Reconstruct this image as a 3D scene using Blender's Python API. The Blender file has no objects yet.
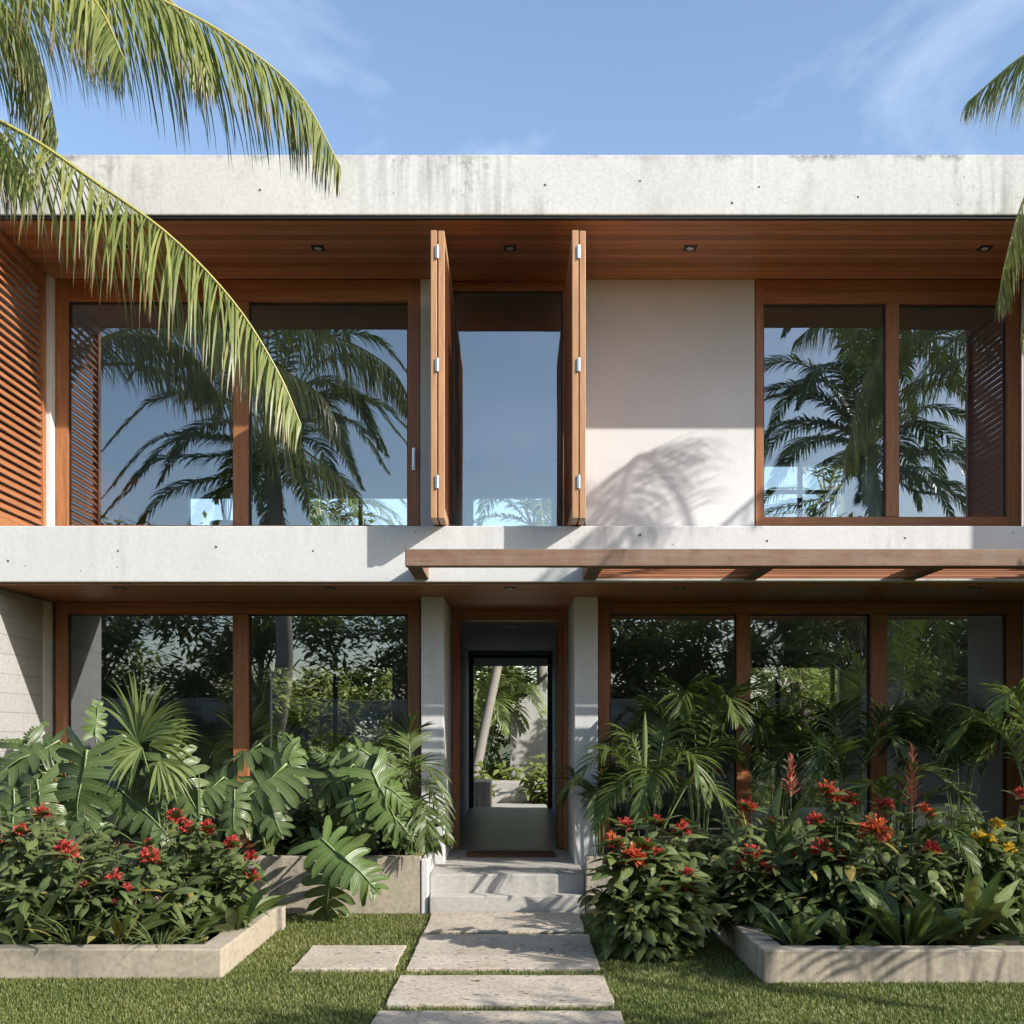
import bpy, bmesh, math, random
import numpy as np
from mathutils import Vector
random.seed(7); np.random.seed(7)
C = bpy.context.scene.collection
SC = bpy.context.scene
R = math.radians
# ------------------------------------------------------------------ camera, sky, sun, exposure
F, VX, VY, E = 1150.0, 514.0, 731.0, 1.72
cam = bpy.data.cameras.new('camera'); camo = bpy.data.objects.new('camera', cam); C.objects.link(camo)
camo.location = (0, 0, E); camo.rotation_euler = (R(90), 0, 0)
cam.sensor_width = 36; cam.lens = F / 1024 * 36
cam.shift_x = -(VX - 512) / 1024; cam.shift_y = (VY - 512) / 1024
cam.clip_start = 0.1; cam.clip_end = 2000
SC.camera = camo
SUN_TO = Vector((1.75, -1.0, 1.12)).normalized()
w = bpy.data.worlds.new('World'); SC.world = w; w.use_nodes = True
nt = w.node_tree; nt.nodes.clear()
out = nt.nodes.new('ShaderNodeOutputWorld'); bg = nt.nodes.new('ShaderNodeBackground')
sky = nt.nodes.new('ShaderNodeTexSky'); sky.sky_type = 'NISHITA'; sky.sun_disc = False
sky.sun_elevation = math.asin(SUN_TO.z); sky.sun_rotation = math.atan2(SUN_TO.x, SUN_TO.y)
sky.air_density = 1.0; sky.dust_density = 1.2; sky.ozone_density = 1.2
tc = nt.nodes.new('ShaderNodeTexCoord'); mp = nt.nodes.new('ShaderNodeMapping')
mp.inputs['Scale'].default_value = (3.4, 3.4, 4.2); mp.inputs['Rotation'].default_value = (0.2, 0.75, 0.4); mp.inputs['Location'].default_value = (5.2, 2.2, 1.1)
nz = nt.nodes.new('ShaderNodeTexNoise'); nz.inputs['Scale'].default_value = 1.3; nz.inputs['Detail'].default_value = 7; nz.inputs['Roughness'].default_value = .55; nz.inputs['Distortion'].default_value = .5
rp = nt.nodes.new('ShaderNodeValToRGB'); rp.color_ramp.elements[0].position = .545; rp.color_ramp.elements[1].position = .88
rp.color_ramp.elements[1].color = (.45, .45, .45, 1)
mx = nt.nodes.new('ShaderNodeMix'); mx.data_type = 'RGBA'; mx.inputs['B'].default_value = (5.6, 6.2, 7.2, 1)
L = nt.links.new
L(tc.outputs['Generated'], mp.inputs['Vector']); L(mp.outputs['Vector'], nz.inputs['Vector']); L(nz.outputs['Fac'], rp.inputs['Fac'])
L(rp.outputs['Color'], mx.inputs['Factor']); L(sky.outputs['Color'], mx.inputs['A']); L(mx.outputs['Result'], bg.inputs['Color'])
bg.inputs['Strength'].default_value = 0.15
L(bg.outputs['Background'], out.inputs['Surface'])
sl = bpy.data.lights.new('sun', 'SUN'); sl.energy = 3.9; sl.angle = R(.53); sl.color = (1, .95, .88)
so = bpy.data.objects.new('sun', sl); C.objects.link(so); so.rotation_euler = (-SUN_TO).to_track_quat('-Z', 'Y').to_euler()
so.location = SUN_TO * 60
SC.view_settings.view_transform = 'Standard'; SC.view_settings.look = 'None'; SC.view_settings.gamma = 1
SC.view_settings.use_curve_mapping = False; SC.view_settings.exposure = 0.82
SC.render.engine = 'CYCLES'
SC.cycles.max_bounces = 8; SC.cycles.transparent_max_bounces = 12; SC.cycles.use_denoising = True
SC.cycles.sample_clamp_indirect = 6; SC.cycles.caustics_reflective = False; SC.cycles.caustics_refractive = False

# ------------------------------------------------------------------ materials
def newmat(name):
    m = bpy.data.materials.new(name); m.use_nodes = True
    n = m.node_tree; n.nodes.clear()
    o = n.nodes.new('ShaderNodeOutputMaterial'); b = n.nodes.new('ShaderNodeBsdfPrincipled')
    n.links.new(b.outputs['BSDF'], o.inputs['Surface'])
    return m, n, o, b
def nd(n, t, **k):
    x = n.nodes.new('ShaderNode' + t)
    for a, v in k.items():
        if a in x.inputs: x.inputs[a].default_value = v
        else: setattr(x, a, v)
    return x
def coords(n, scale=(1, 1, 1), kind='Object'):
    t = nd(n, 'TexCoord'); m = nd(n, 'Mapping'); m.inputs['Scale'].default_value = scale
    n.links.new(t.outputs[kind], m.inputs['Vector']); return m.outputs['Vector']
def noise(n, vec, scale, detail=5, rough=.55):
    x = nd(n, 'TexNoise', Scale=scale, Detail=detail, Roughness=rough); n.links.new(vec, x.inputs['Vector']); return x.outputs['Fac']
def ramp(n, fac, stops):
    r = nd(n, 'ValToRGB'); e = r.color_ramp.elements
    while len(e) < len(stops): e.new(.5)
    for q, (p, c) in zip(e, stops):
        q.position = p; q.color = (c, c, c, 1) if isinstance(c, (int, float)) else (*c, 1)
    n.links.new(fac, r.inputs['Fac']); return r.outputs['Color']
def mixc(n, fac, a, b, mode='MIX'):
    x = nd(n, 'Mix', data_type='RGBA', blend_type=mode)
    for k, v in (('Factor', fac), ('A', a), ('B', b)):
        if hasattr(v, 'is_output'): n.links.new(v, x.inputs[k])
        elif k == 'Factor': x.inputs[k].default_value = v
        else: x.inputs[k].default_value = (*v, 1)
    return x.outputs['Result']
def math_(n, op, a, b=None, c=None):
    x = nd(n, 'Math', operation=op)
    for i, v in enumerate((a, b, c)):
        if v is None: continue
        if hasattr(v, 'is_output'): n.links.new(v, x.inputs[i])
        else: x.inputs[i].default_value = v
    return x.outputs[0]
def bump(n, b, h, strength=.3, dist=.01):
    x = nd(n, 'Bump', Strength=strength, Distance=dist); n.links.new(h, x.inputs['Height']); n.links.new(x.outputs['Normal'], b.inputs['Normal'])

def plain(name, col, rough=.5, metal=0, var=.15, sc=8):
    m, n, o, b = newmat(name)
    f = noise(n, coords(n), sc, 4)
    c = mixc(n, f, tuple(x * (1 - var) for x in col), tuple(min(1, x * (1 + var)) for x in col))
    n.links.new(c, b.inputs['Base Color']); b.inputs['Roughness'].default_value = rough; b.inputs['Metallic'].default_value = metal
    return m
def concrete(name, col, stain=.5, grit_=.35, boards=0, streak=True, rough=.85, top=None):
    m, n, o, b = newmat(name)
    v = coords(n)
    big = noise(n, v, 1.1, 6, .62); fine = noise(n, v, 26, 5, .6)
    c = mixc(n, ramp(n, big, [(.3, 0), (.75, 1)]), tuple(x * .86 for x in col), col)
    c = mixc(n, math_(n, 'MULTIPLY', ramp(n, fine, [(.42, 0), (.72, 1)]), grit_), c, tuple(x * .55 for x in col))
    if streak:
        vs = coords(n, (5, 5, .35)); s = noise(n, vs, 1.6, 6, .65)
        pat = noise(n, v, .55, 3)
        f = math_(n, 'MULTIPLY', ramp(n, s, [(.46, 0), (.66, 1)]), ramp(n, pat, [(.42, 0), (.62, 1)]))
        f = math_(n, 'MULTIPLY', f, stain)
        c = mixc(n, f, c, (.13, .125, .11))
        sp = noise(n, v, 9, 8, .75)
        f2 = math_(n, 'MULTIPLY', ramp(n, sp, [(.54, 0), (.68, 1)]), ramp(n, pat, [(.45, 0), (.64, 1)]))
        c = mixc(n, math_(n, 'MULTIPLY', f2, stain * 1.3), c, (.16, .155, .14))
        pits = nd(n, 'TexVoronoi', Scale=5.0); n.links.new(v, pits.inputs['Vector'])
        c = mixc(n, ramp(n, pits.outputs['Distance'], [(.03, .8), (.05, 0)]), c, (.12, .115, .1))
    if top:
        sx = nd(n, 'SeparateXYZ'); n.links.new(v, sx.inputs[0])
        zz = math_(n, 'DIVIDE', math_(n, 'SUBTRACT', sx.outputs['Z'], top[0]), top[1] - top[0])
        edge = math_(n, 'ADD', zz, math_(n, 'MULTIPLY', noise(n, coords(n, (1, 1, .5)), 2.3, 7, .7), 2.1))
        grit = noise(n, v, 30, 5, .8)
        f3 = math_(n, 'MULTIPLY', ramp(n, math_(n, 'DIVIDE', edge, 3), [(.585, 0), (.69, 1)]), ramp(n, grit, [(.36, 0), (.56, 1)]))
        pq = ramp(n, noise(n, coords(n, (1, 1, .4)), .8, 4), [(.42, .12), (.6, 1)]); c = mixc(n, math_(n, 'MULTIPLY', math_(n, 'MULTIPLY', f3, pq), .85), c, (.10, .095, .085))
        low = noise(n, coords(n, (1, 1, .6)), 1.4, 8, .75); f4 = ramp(n, low, [(.52, 0), (.68, .42)]); c = mixc(n, f4, c, (.27, .265, .225))
    h = math_(n, 'ADD', fine, math_(n, 'MULTIPLY', big, 1.5))
    if boards:
        sx = nd(n, 'SeparateXYZ'); n.links.new(v, sx.inputs[0])
        z = math_(n, 'DIVIDE', sx.outputs['Z'], boards)
        fl = math_(n, 'FLOOR', z); fr = math_(n, 'FRACT', z)
        wn = nd(n, 'TexWhiteNoise', noise_dimensions='1D'); n.links.new(fl, wn.inputs['W'])
        c = mixc(n, math_(n, 'MULTIPLY', wn.outputs['Value'], .35), c, tuple(x * .6 for x in col))
        gr = noise(n, coords(n, (3, 3, 40)), 2, 5); c = mixc(n, math_(n, 'MULTIPLY', ramp(n, gr, [(.4, 0), (.8, 1)]), .4), c, tuple(x * .55 for x in col))
        line = ramp(n, fr, [(0, 1), (.04, 0), (.97, 0), (1, 1)])
        c = mixc(n, math_(n, 'MULTIPLY', line, .6), c, tuple(x * .3 for x in col))
        h = math_(n, 'SUBTRACT', h, math_(n, 'MULTIPLY', line, 2))
    n.links.new(c, b.inputs['Base Color']); b.inputs['Roughness'].default_value = rough
    bump(n, b, h, .25, .006)
    return m
def wood(name, c1, c2, grain='X', board=0, bax='Y', rough=.42, weather=0):
    m, n, o, b = newmat(name)
    s = {'X': (.5, 9, 9), 'Y': (9, .5, 9), 'Z': (9, 9, .5)}[grain]
    v = coords(n, s); g = noise(n, v, 3.2, 6, .6); g2 = noise(n, v, 11, 4, .6)
    c = mixc(n, ramp(n, g, [(.3, 0), (.7, 1)]), c1, c2)
    c = mixc(n, math_(n, 'MULTIPLY', ramp(n, g2, [(.45, 0), (.75, 1)]), .45), c, tuple(x * .5 for x in c1))
    h = g2
    if board:
        sx = nd(n, 'SeparateXYZ'); n.links.new(coords(n), sx.inputs[0])
        z = math_(n, 'DIVIDE', sx.outputs[bax], board)
        fl = math_(n, 'FLOOR', z); fr = math_(n, 'FRACT', z)
        wn = nd(n, 'TexWhiteNoise', noise_dimensions='1D'); n.links.new(fl, wn.inputs['W'])
        c = mixc(n, math_(n, 'MULTIPLY', wn.outputs['Value'], .8), c, tuple(x * .5 for x in c1))
        line = ramp(n, fr, [(0, 1), (.11, 0), (.93, 0), (1, 1)])
        c = mixc(n, math_(n, 'MULTIPLY', line, .85), c, tuple(x * .2 for x in c1))
        h = math_(n, 'SUBTRACT', h, math_(n, 'MULTIPLY', line, 3))
    if weather:
        wz = noise(n, coords(n), 5, 6, .7); c = mixc(n, math_(n, 'MULTIPLY', ramp(n, wz, [(.4, 0), (.7, 1)]), weather), c, (.3, .25, .2))
    n.links.new(c, b.inputs['Base Color']); b.inputs['Roughness'].default_value = rough
    bump(n, b, h, .2, .003)
    return m
def leafmat(name, a, c, rib=None, rough=.38, trans=.3, spots=0, tip=0, old=0):
    m, n, o, b = newmat(name)
    at = nd(n, 'Attribute', attribute_name='rnd')
    col = mixc(n, at.outputs['Fac'], a, c)
    uv = nd(n, 'UVMap', uv_map='UVMap'); sx = nd(n, 'SeparateXYZ'); n.links.new(uv.outputs['UV'], sx.inputs[0])
    u = math_(n, 'ABSOLUTE', sx.outputs['X'])
    nzf = noise(n, coords(n), 14, 4, .6)
    col = mixc(n, math_(n, 'MULTIPLY', ramp(n, nzf, [(.45, 0), (.75, 1)]), .35), col, tuple(x * .62 for x in a))
    if spots:
        sp = noise(n, coords(n), 45, 5, .7); col = mixc(n, math_(n, 'MULTIPLY', ramp(n, sp, [(.62, 0), (.7, 1)]), spots), col, (.16, .11, .04))
    if old: col = mixc(n, ramp(n, at.outputs['Fac'], [(.955, 0), (.965, .9)]), col, (.33, .25, .06))
    if tip:
        tv = math_(n, 'ADD', sx.outputs['Y'], math_(n, 'MULTIPLY', at.outputs['Fac'], .3)); col = mixc(n, ramp(n, tv, [(.95, 0), (1.15 / 1.3 + .13, .85)]), col, (.22, .15, .07))
    if rib:
        col = mixc(n, ramp(n, u, [(.03, .85), (.12, 0)]), col, rib)
        # side veins
        vv = math_(n, 'SUBTRACT', math_(n, 'MULTIPLY', sx.outputs['Y'], 11), math_(n, 'MULTIPLY', u, 3))
        vf = math_(n, 'ABSOLUTE', math_(n, 'SUBTRACT', math_(n, 'FRACT', vv), .5))
        col = mixc(n, ramp(n, vf, [(.02, .3), (.09, 0)]), col, rib)
        bump(n, b, vf, .35, .01)
    n.links.new(col, b.inputs['Base Color']); b.inputs['Roughness'].default_value = rough
    b.inputs['Specular IOR Level'].default_value = .36
    tr = nd(n, 'BsdfTranslucent'); tcx = mixc(n, .5, col, (.16, .24, .03)); n.links.new(tcx, tr.inputs['Color'])
    ms = nd(n, 'MixShader'); ms.inputs['Fac'].default_value = trans
    n.links.new(b.outputs['BSDF'], ms.inputs[1]); n.links.new(tr.outputs['BSDF'], ms.inputs[2]); n.links.new(ms.outputs[0], o.inputs['Surface'])
    return m
def glassmat(name, refl, tint):
    m, n, o, b = newmat(name); n.nodes.remove(b)
    g = nd(n, 'BsdfGlossy', Roughness=0.0); t = nd(n, 'BsdfTransparent')
    g.inputs['Color'].default_value = (.93, .96, 1, 1)
    t.inputs['Color'].default_value = (*tint, 1)
    fr = nd(n, 'Fresnel', IOR=1.5); f = math_(n, 'ADD', math_(n, 'MULTIPLY', fr.outputs[0], 1.3), refl - .05); f = math_(n, 'MINIMUM', f, 1.0)
    wv = noise(n, coords(n), .9, 1); bp = nd(n, 'Bump', Strength=.09, Distance=.02); n.links.new(wv, bp.inputs['Height']); n.links.new(bp.outputs['Normal'], g.inputs['Normal'])
    ms = nd(n, 'MixShader'); n.links.new(f, ms.inputs['Fac']); n.links.new(t.outputs[0], ms.inputs[1]); n.links.new(g.outputs[0], ms.inputs[2])
    n.links.new(ms.outputs[0], o.inputs['Surface']); return m

M = {}
M['roofc'] = concrete('weathered white concrete', (.66, .655, .63), .6, top=(6.98, 7.17))
M['slabc'] = concrete('pale concrete', (.66, .66, .645), .25, .22)
M['boardc'] = concrete('board marked concrete', (.47, .46, .435), .35, .7, boards=.19)
M['planter'] = concrete('planter concrete', (.46, .395, .30), .9, .75)
M['step'] = concrete('step concrete', (.50, .475, .43), .4, .45)
M['plaster'] = concrete('white plaster', (.70, .70, .695), 0, .06, streak=False)
M['inwall'] = plain('interior white paint', (.5, .5, .49), .8, var=.05)
M['infloor'] = plain('interior grey floor', (.19, .185, .18), .38, var=.25, sc=3)
W1, W2 = (.28, .108, .04), (.42, .175, .068)
M['soffit'] = wood('soffit boards', (.42, .165, .06), (.58, .25, .10), 'X', .11, 'Y', .4)
M['woodx'] = wood('timber along', W1, W2, 'X'); M['woody'] = wood('timber deep', W1, W2, 'Y'); M['woodz'] = wood('timber upright', W1, W2, 'Z')
M['slat'] = wood('louvre timber', (.30, .115, .047), (.42, .175, .075), 'Y', rough=.5)
M['shut'] = wood('shutter timber', (.40, .21, .10), (.54, .31, .16), 'Z', rough=.5)
M['perg'] = wood('weathered pergola timber', (.17, .092, .054), (.26, .155, .10), 'X', rough=.75, weather=.4)
M['pergs'] = wood('pergola slat timber', (.34, .125, .055), (.46, .19, .09), 'X', rough=.6)
M['black'] = plain('black metal', (.015, .015, .016), .45)
M['steel'] = plain('brushed steel', (.6, .6, .6), .3, 1)
M['lens'] = plain('lamp lens', (.55, .55, .52), .2)
M['glass'] = glassmat('window glass', .158, (.965, .98, .975))
M['soil'] = plain('dark soil', (.035, .024, .016), .95, var=.5, sc=30)
M['trunk'] = concrete('palm bark', (.26, .235, .20), .5)
M['bark'] = plain('tree bark', (.11, .085, .06), .9, var=.4, sc=12)
M['mat'] = plain('coir mat', (.13, .065, .035), .95, var=.4, sc=60)
M['stem'] = plain('green stem', (.10, .15, .045), .5, var=.3)
M['brownstem'] = plain('woody stem', (.10, .08, .045), .8, var=.3)
M['coco'] = leafmat('coconut leaflets', (.115, .155, .04), (.33, .335, .10), rough=.36, trans=.32, spots=.35, tip=1)
M['cocod'] = leafmat('distant palm leaflets', (.05, .085, .024), (.12, .16, .045), rough=.35, trans=.3)
M['rachis'] = plain('yellow midrib', (.36, .33, .09), .45, var=.2)
M['mon'] = leafmat('monstera leaf', (.052, .09, .03), (.13, .175, .06), rib=(.22, .26, .1), rough=.32, trans=.25)
M['monl'] = leafmat('young monstera leaf', (.085, .145, .038), (.16, .22, .07), rib=(.28, .32, .12), rough=.32, trans=.3)
M['fan'] = leafmat('fan palm leaf', (.15, .21, .055), (.29, .35, .12), rough=.38, trans=.38)
M['areca'] = leafmat('feather palm leaflets', (.06, .10, .024), (.155, .19, .05), rough=.42, trans=.34)
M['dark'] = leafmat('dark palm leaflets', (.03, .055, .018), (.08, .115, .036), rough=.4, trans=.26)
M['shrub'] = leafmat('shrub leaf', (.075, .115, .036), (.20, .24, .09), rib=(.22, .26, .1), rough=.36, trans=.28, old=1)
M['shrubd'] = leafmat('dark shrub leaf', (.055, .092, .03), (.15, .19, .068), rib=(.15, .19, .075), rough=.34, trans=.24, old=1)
M['strap'] = leafmat('strap leaf', (.075, .12, .035), (.20, .25, .09), rib=(.24, .28, .11), rough=.36, trans=.3, old=1)
M['tree'] = leafmat('tree leaf', (.09, .12, .03), (.25, .27, .085), rough=.45, trans=.55)
M['treel'] = leafmat('bright garden leaf', (.20, .25, .06), (.42, .45, .16), rough=.45, trans=.5)
M['deadleaf'] = leafmat('dead leaf', (.20, .11, .05), (.34, .22, .12), rough=.7, trans=.15)
M['pit'] = plain('dark pit', (.10, .095, .085), .95)
M['midrib'] = plain('pale leaf rib', (.26, .33, .13), .45, var=.1)
M['gwall'] = concrete('grey garden wall render', (.36, .355, .34), .4)
M['red'] = leafmat('red petals', (.38, .022, .026), (.66, .14, .11), rough=.5, trans=.25)
M['orange'] = leafmat('orange red petals', (.54, .075, .035), (.74, .27, .12), rough=.5, trans=.25)
M['coral'] = leafmat('coral bracts', (.54, .16, .10), (.66, .33, .22), rough=.5, trans=.25)
M['yellow'] = leafmat('yellow petals', (.72, .48, .03), (.80, .62, .10), rough=.45, trans=.3)
for k in ('red', 'orange', 'coral', 'yellow'):   # petals let warm light through, not green
    for x in M[k].node_tree.nodes:
        if x.type == 'BSDF_TRANSLUCENT':
            x.inputs['Color'].links and M[k].node_tree.links.remove(x.inputs['Color'].links[0]); x.inputs['Color'].default_value = (.7, .12, .03, 1) if k != 'yellow' else (.8, .55, .05, 1)
M['grass'] = leafmat('lawn blade', (.10, .15, .03), (.37, .35, .13), rough=.5, trans=.35)

# ------------------------------------------------------------------ mesh builder
class MB:
    def __init__(s): s.v = []; s.n = 0; s.f = []; s.mi = []; s.r = []; s.uv = []
    def add(s, verts, faces, rnd=0., uv=None, mi=0):
        k = len(verts); s.v.append(np.asarray(verts, float).reshape(-1, 3))
        for f in faces: s.f.append([i + s.n for i in f]); s.mi.append(mi)
        s.r.append(np.full(k, rnd)); s.uv.append(np.asarray(uv, float) if uv is not None else np.ones((k, 2)) * .5); s.n += k
    def box(s, x0, x1, y0, y1, z0, z1, mi=0):
        v = [(x, y, z) for x in (x0, x1) for y in (y0, y1) for z in (z0, z1)]
        s.add(v, [(0, 1, 3, 2), (4, 6, 7, 5), (0, 4, 5, 1), (2, 3, 7, 6), (0, 2, 6, 4), (1, 5, 7, 3)], mi=mi)
    def obox(s, c, ax, ay, az, mi=0):
        c, ax, ay, az = map(np.asarray, (c, ax, ay, az))
        v = [c + a * ax + b * ay + d * az for a in (-1, 1) for b in (-1, 1) for d in (-1, 1)]
        s.add(v, [(0, 1, 3, 2), (4, 6, 7, 5), (0, 4, 5, 1), (2, 3, 7, 6), (0, 2, 6, 4), (1, 5, 7, 3)], mi=mi)
    def tube(s, pts, rad, k=8, rnd=.5, mi=0, cap=True):
        pts = np.asarray(pts, float); m = len(pts); rad = np.broadcast_to(rad, (m,))
        T = np.gradient(pts, axis=0); T /= np.linalg.norm(T, axis=1)[:, None] + 1e-9
        ref = np.array([0, 0, 1.]) if abs(T[0, 2]) < .9 else np.array([1., 0, 0])
        V = []
        for i in range(m):
            a = np.cross(T[i], ref); a /= np.linalg.norm(a) + 1e-9; b = np.cross(T[i], a)
            for j in range(k):
                q = 2 * math.pi * j / k; V.append(pts[i] + rad[i] * (math.cos(q) * a + math.sin(q) * b))
        fs = [(i * k + j, i * k + (j + 1) % k, (i + 1) * k + (j + 1) % k, (i + 1) * k + j) for i in range(m - 1) for j in range(k)]
        if cap: fs += [tuple(range(k))[::-1], tuple((m - 1) * k + j for j in range(k))]
        s.add(V, fs, rnd, mi=mi)
    def strip(s, pts, wv, wid, rnd, fold=0., mi=0):
        pts = np.asarray(pts, float); m = len(pts); wv = np.broadcast_to(wv, (m, 3)); wid = np.asarray(wid, float)[:, None]
        v = np.linspace(0, 1, m)
        if fold == 0:
            V = np.stack([pts - wv * wid, pts + wv * wid], 1).reshape(-1, 3)
            uv = np.stack([np.stack([-np.ones(m), v], 1), np.stack([np.ones(m), v], 1)], 1).reshape(-1, 2)
            fs = [(2 * i, 2 * i + 1, 2 * i + 3, 2 * i + 2) for i in range(m - 1)]
        else:
            T = np.gradient(pts, axis=0); N = np.cross(T, wv); N /= np.linalg.norm(N, axis=1)[:, None] + 1e-9
            up = N * wid * fold
            V = np.stack([pts - wv * wid + up, pts, pts + wv * wid + up], 1).reshape(-1, 3)
            uv = np.stack([np.stack([-np.ones(m), v], 1), np.stack([np.zeros(m), v], 1), np.stack([np.ones(m), v], 1)], 1).reshape(-1, 2)
            fs = []
            for i in range(m - 1):
                a = 3 * i; fs += [(a, a + 1, a + 4, a + 3), (a + 1, a + 2, a + 5, a + 4)]
        s.add(V, fs, rnd, uv, mi)
    def build(s, name, mats, parent=None, smooth=False, off=None, bevel=0):
        me = bpy.data.meshes.new(name); V = np.concatenate(s.v) if s.v else np.zeros((0, 3))
        if off is not None: V = V - np.asarray(off)
        lens = np.array([len(f) for f in s.f]); idx = np.fromiter((i for f in s.f for i in f), dtype=np.int32, count=int(lens.sum()))
        me.vertices.add(len(V)); me.vertices.foreach_set('co', V.ravel().astype(np.float32))
        me.loops.add(len(idx)); me.loops.foreach_set('vertex_index', idx)
        me.polygons.add(len(lens)); me.polygons.foreach_set('loop_start', (np.cumsum(lens) - lens).astype(np.int32))
        me.polygons.foreach_set('material_index', np.array(s.mi, dtype=np.int32))
        me.update(calc_edges=True)
        uvl = me.uv_layers.new(name='UVMap'); uv = np.concatenate(s.uv)[idx]; uvl.data.foreach_set('uv', uv.ravel().astype(np.float32))
        at = me.attributes.new('rnd', 'FLOAT', 'POINT'); at.data.foreach_set('value', np.concatenate(s.r).astype(np.float32))
        for m in (mats if isinstance(mats, (list, tuple)) else [mats]): me.materials.append(m)
        me.validate()
        me.polygons.foreach_set('use_smooth', np.full(len(me.polygons), bool(smooth)))
        o = bpy.data.objects.new(name, me); C.objects.link(o)
        if parent: o.parent = parent
        if bevel:
            b = o.modifiers.new('bevel', 'BEVEL'); b.width = bevel; b.segments = 2; b.limit_method = 'ANGLE'
        return o
def tag(o, label=None, cat=None, group=None, kind=None):
    for k, v in (('label', label), ('category', cat), ('group', group), ('kind', kind)):
        if v: o[k] = v
    return o
def thing(name, label, cat, loc=(0, 0, 0), group=None):
    o = bpy.data.objects.new(name, None); C.objects.link(o); o.location = loc; o.empty_display_size = .1
    return tag(o, label, cat, group)
def boxpart(name, mat, parent, boxes, bevel=.004):
    m = MB()
    for b in boxes: m.box(*b)
    return m.build(name, mat, parent, bevel=bevel)
def P(px, py, Y): s = F / Y; return np.array([(px - VX) / s, Y, E + (VY - py) / s])
def X(px, Y): return (px - VX) * Y / F
def Z(py, Y): return E + (VY - py) * Y / F
U = random.uniform
def nrm(a): a = np.asarray(a, float); return a / (np.linalg.norm(a) + 1e-9)
def curve(ctrl, n):
    c = np.asarray(ctrl, float); c = np.vstack([2 * c[0] - c[1], c, 2 * c[-1] - c[-2]]); k = len(c) - 3
    o = []
    for t in np.linspace(0, k - 1e-6, n):
        i = int(t); u = t - i; p0, p1, p2, p3 = c[i:i + 4]
        o.append(.5 * (2 * p1 + (p2 - p0) * u + (2 * p0 - 5 * p1 + 4 * p2 - p3) * u * u + (3 * p1 - p0 - 3 * p2 + p3) * u ** 3))
    return np.array(o)

# ------------------------------------------------------------------ planes of the house
YF, YW, YC, YD, YR = 10.85, 12.33, 11.79, 13.22, 20.3
ZP = .36
ZR0, ZR1 = 6.59, 7.16
ZS0, ZS1 = 3.126, 3.655
XL, XR = -4.96, 5.42
XE = 6.1      # right end of the house
XW = -7.5     # left end
# ------------------------------------------------------------------ setting: ground
g = MB(); g.box(-300, 300, -300, 300, -1, 0); tag(g.build('ground', None or M['soil']), kind='structure')
def groundmat():
    m, n, o, b = newmat('lawn ground'); v = coords(n)
    a = noise(n, v, 1.2, 5); f = noise(n, v, 40, 4)
    c = mixc(n, ramp(n, a, [(.35, 0), (.65, 1)]), (.05, .075, .016), (.12, .125, .035))
    c = mixc(n, ramp(n, f, [(.35, 0), (.7, 1)]), c, (.035, .035, .014)); n.links.new(c, b.inputs['Base Color']); b.inputs['Roughness'].default_value = .95
    bump(n, b, f, .5, .02); return m
bpy.data.objects['ground'].data.materials[0] = groundmat()

# ------------------------------------------------------------------ house
H = thing('house', 'two storey modern house with white concrete slabs and warm timber framed glass', 'house', (0, 0, 0))
# roof
boxpart('roof', M['roofc'], H, [(XW, XE + .6, YF, YR + .4, ZR0, ZR1)], .012)
boxpart('shadow_gap_strip', M['black'], H, [(XW, XE + .6, YF + .02, YF + .06, ZR0 - .025, ZR0 - .001)], 0)  # black bar put in as the dark shade line under the roof edge
boxpart('upper_soffit', M['soffit'], H, [(XW, XE + .6, YF + .062, YW + .1, ZR0 - .03, ZR0 - .003)], 0)
boxpart('floor_slab', M['slabc'], H, [(XW, XE + .3, YF, YW - .1, ZS0, ZS1), ], .01)
boxpart('lower_soffit', M['soffit'], H, [(XW, XE, YF + .05, YD + .05, ZS0 - .022, ZS0 - .003)], 0)
for px, py, zt in ((8, 561, 0), (118, 551, 0), (216, 547, 0), (313, 551, 0), (640, 535, 0), (767, 541, 0), (905, 538, 0), (545, 185, 1), (640, 181, 1), (732, 203, 1), (759, 187, 1), (858, 197, 1), (260, 190, 1)):
    m = MB(); c_ = P(px, py, YF); m.tube([c_ + np.array([0, -.002, 0]), c_ + np.array([0, .004, 0])], U(.010, .015), 10); m.build('tie_hole', M['pit'], H)
# interior floors, ceilings and walls
boxpart('interior_slab', M['inwall'], H, [(XW, XE, YW - .095, YR + .2, ZS0 + .003, 3.82)], 0)
boxpart('interior_ceiling', M['inwall'], H, [(XW, XE, YW + .103, YR + .2, ZR0 - .07, ZR0 - .003)], 0)
boxpart('interior_floor', M['infloor'], H, [(XW, -.9, YW, YR + .2, .05, ZP - .004), (.8, XE, YW, YR + .2, .05, ZP - .004), (-.9, .8, YD, YR + .2, .05, ZP - .002)], 0)
yr0, yr1 = YR, YR + .16
def sr(px): return X(px, YR)
low = [(XW, -4.3), (-2.15, -.78), (.66, 3.9), (5.75, XE)]
boxes = [(a, b, yr0, yr1, ZP, 3.12) for a, b in low] + [(-4.3, -2.15, yr0, yr1, 2.9, 3.12), (3.9, 5.75, yr0, yr1, 2.9, 3.12), (-4.3, -2.15, yr0, yr1, ZP, 1.15), (-.78, .66, yr0, yr1, 3.06, 3.12)]
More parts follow.
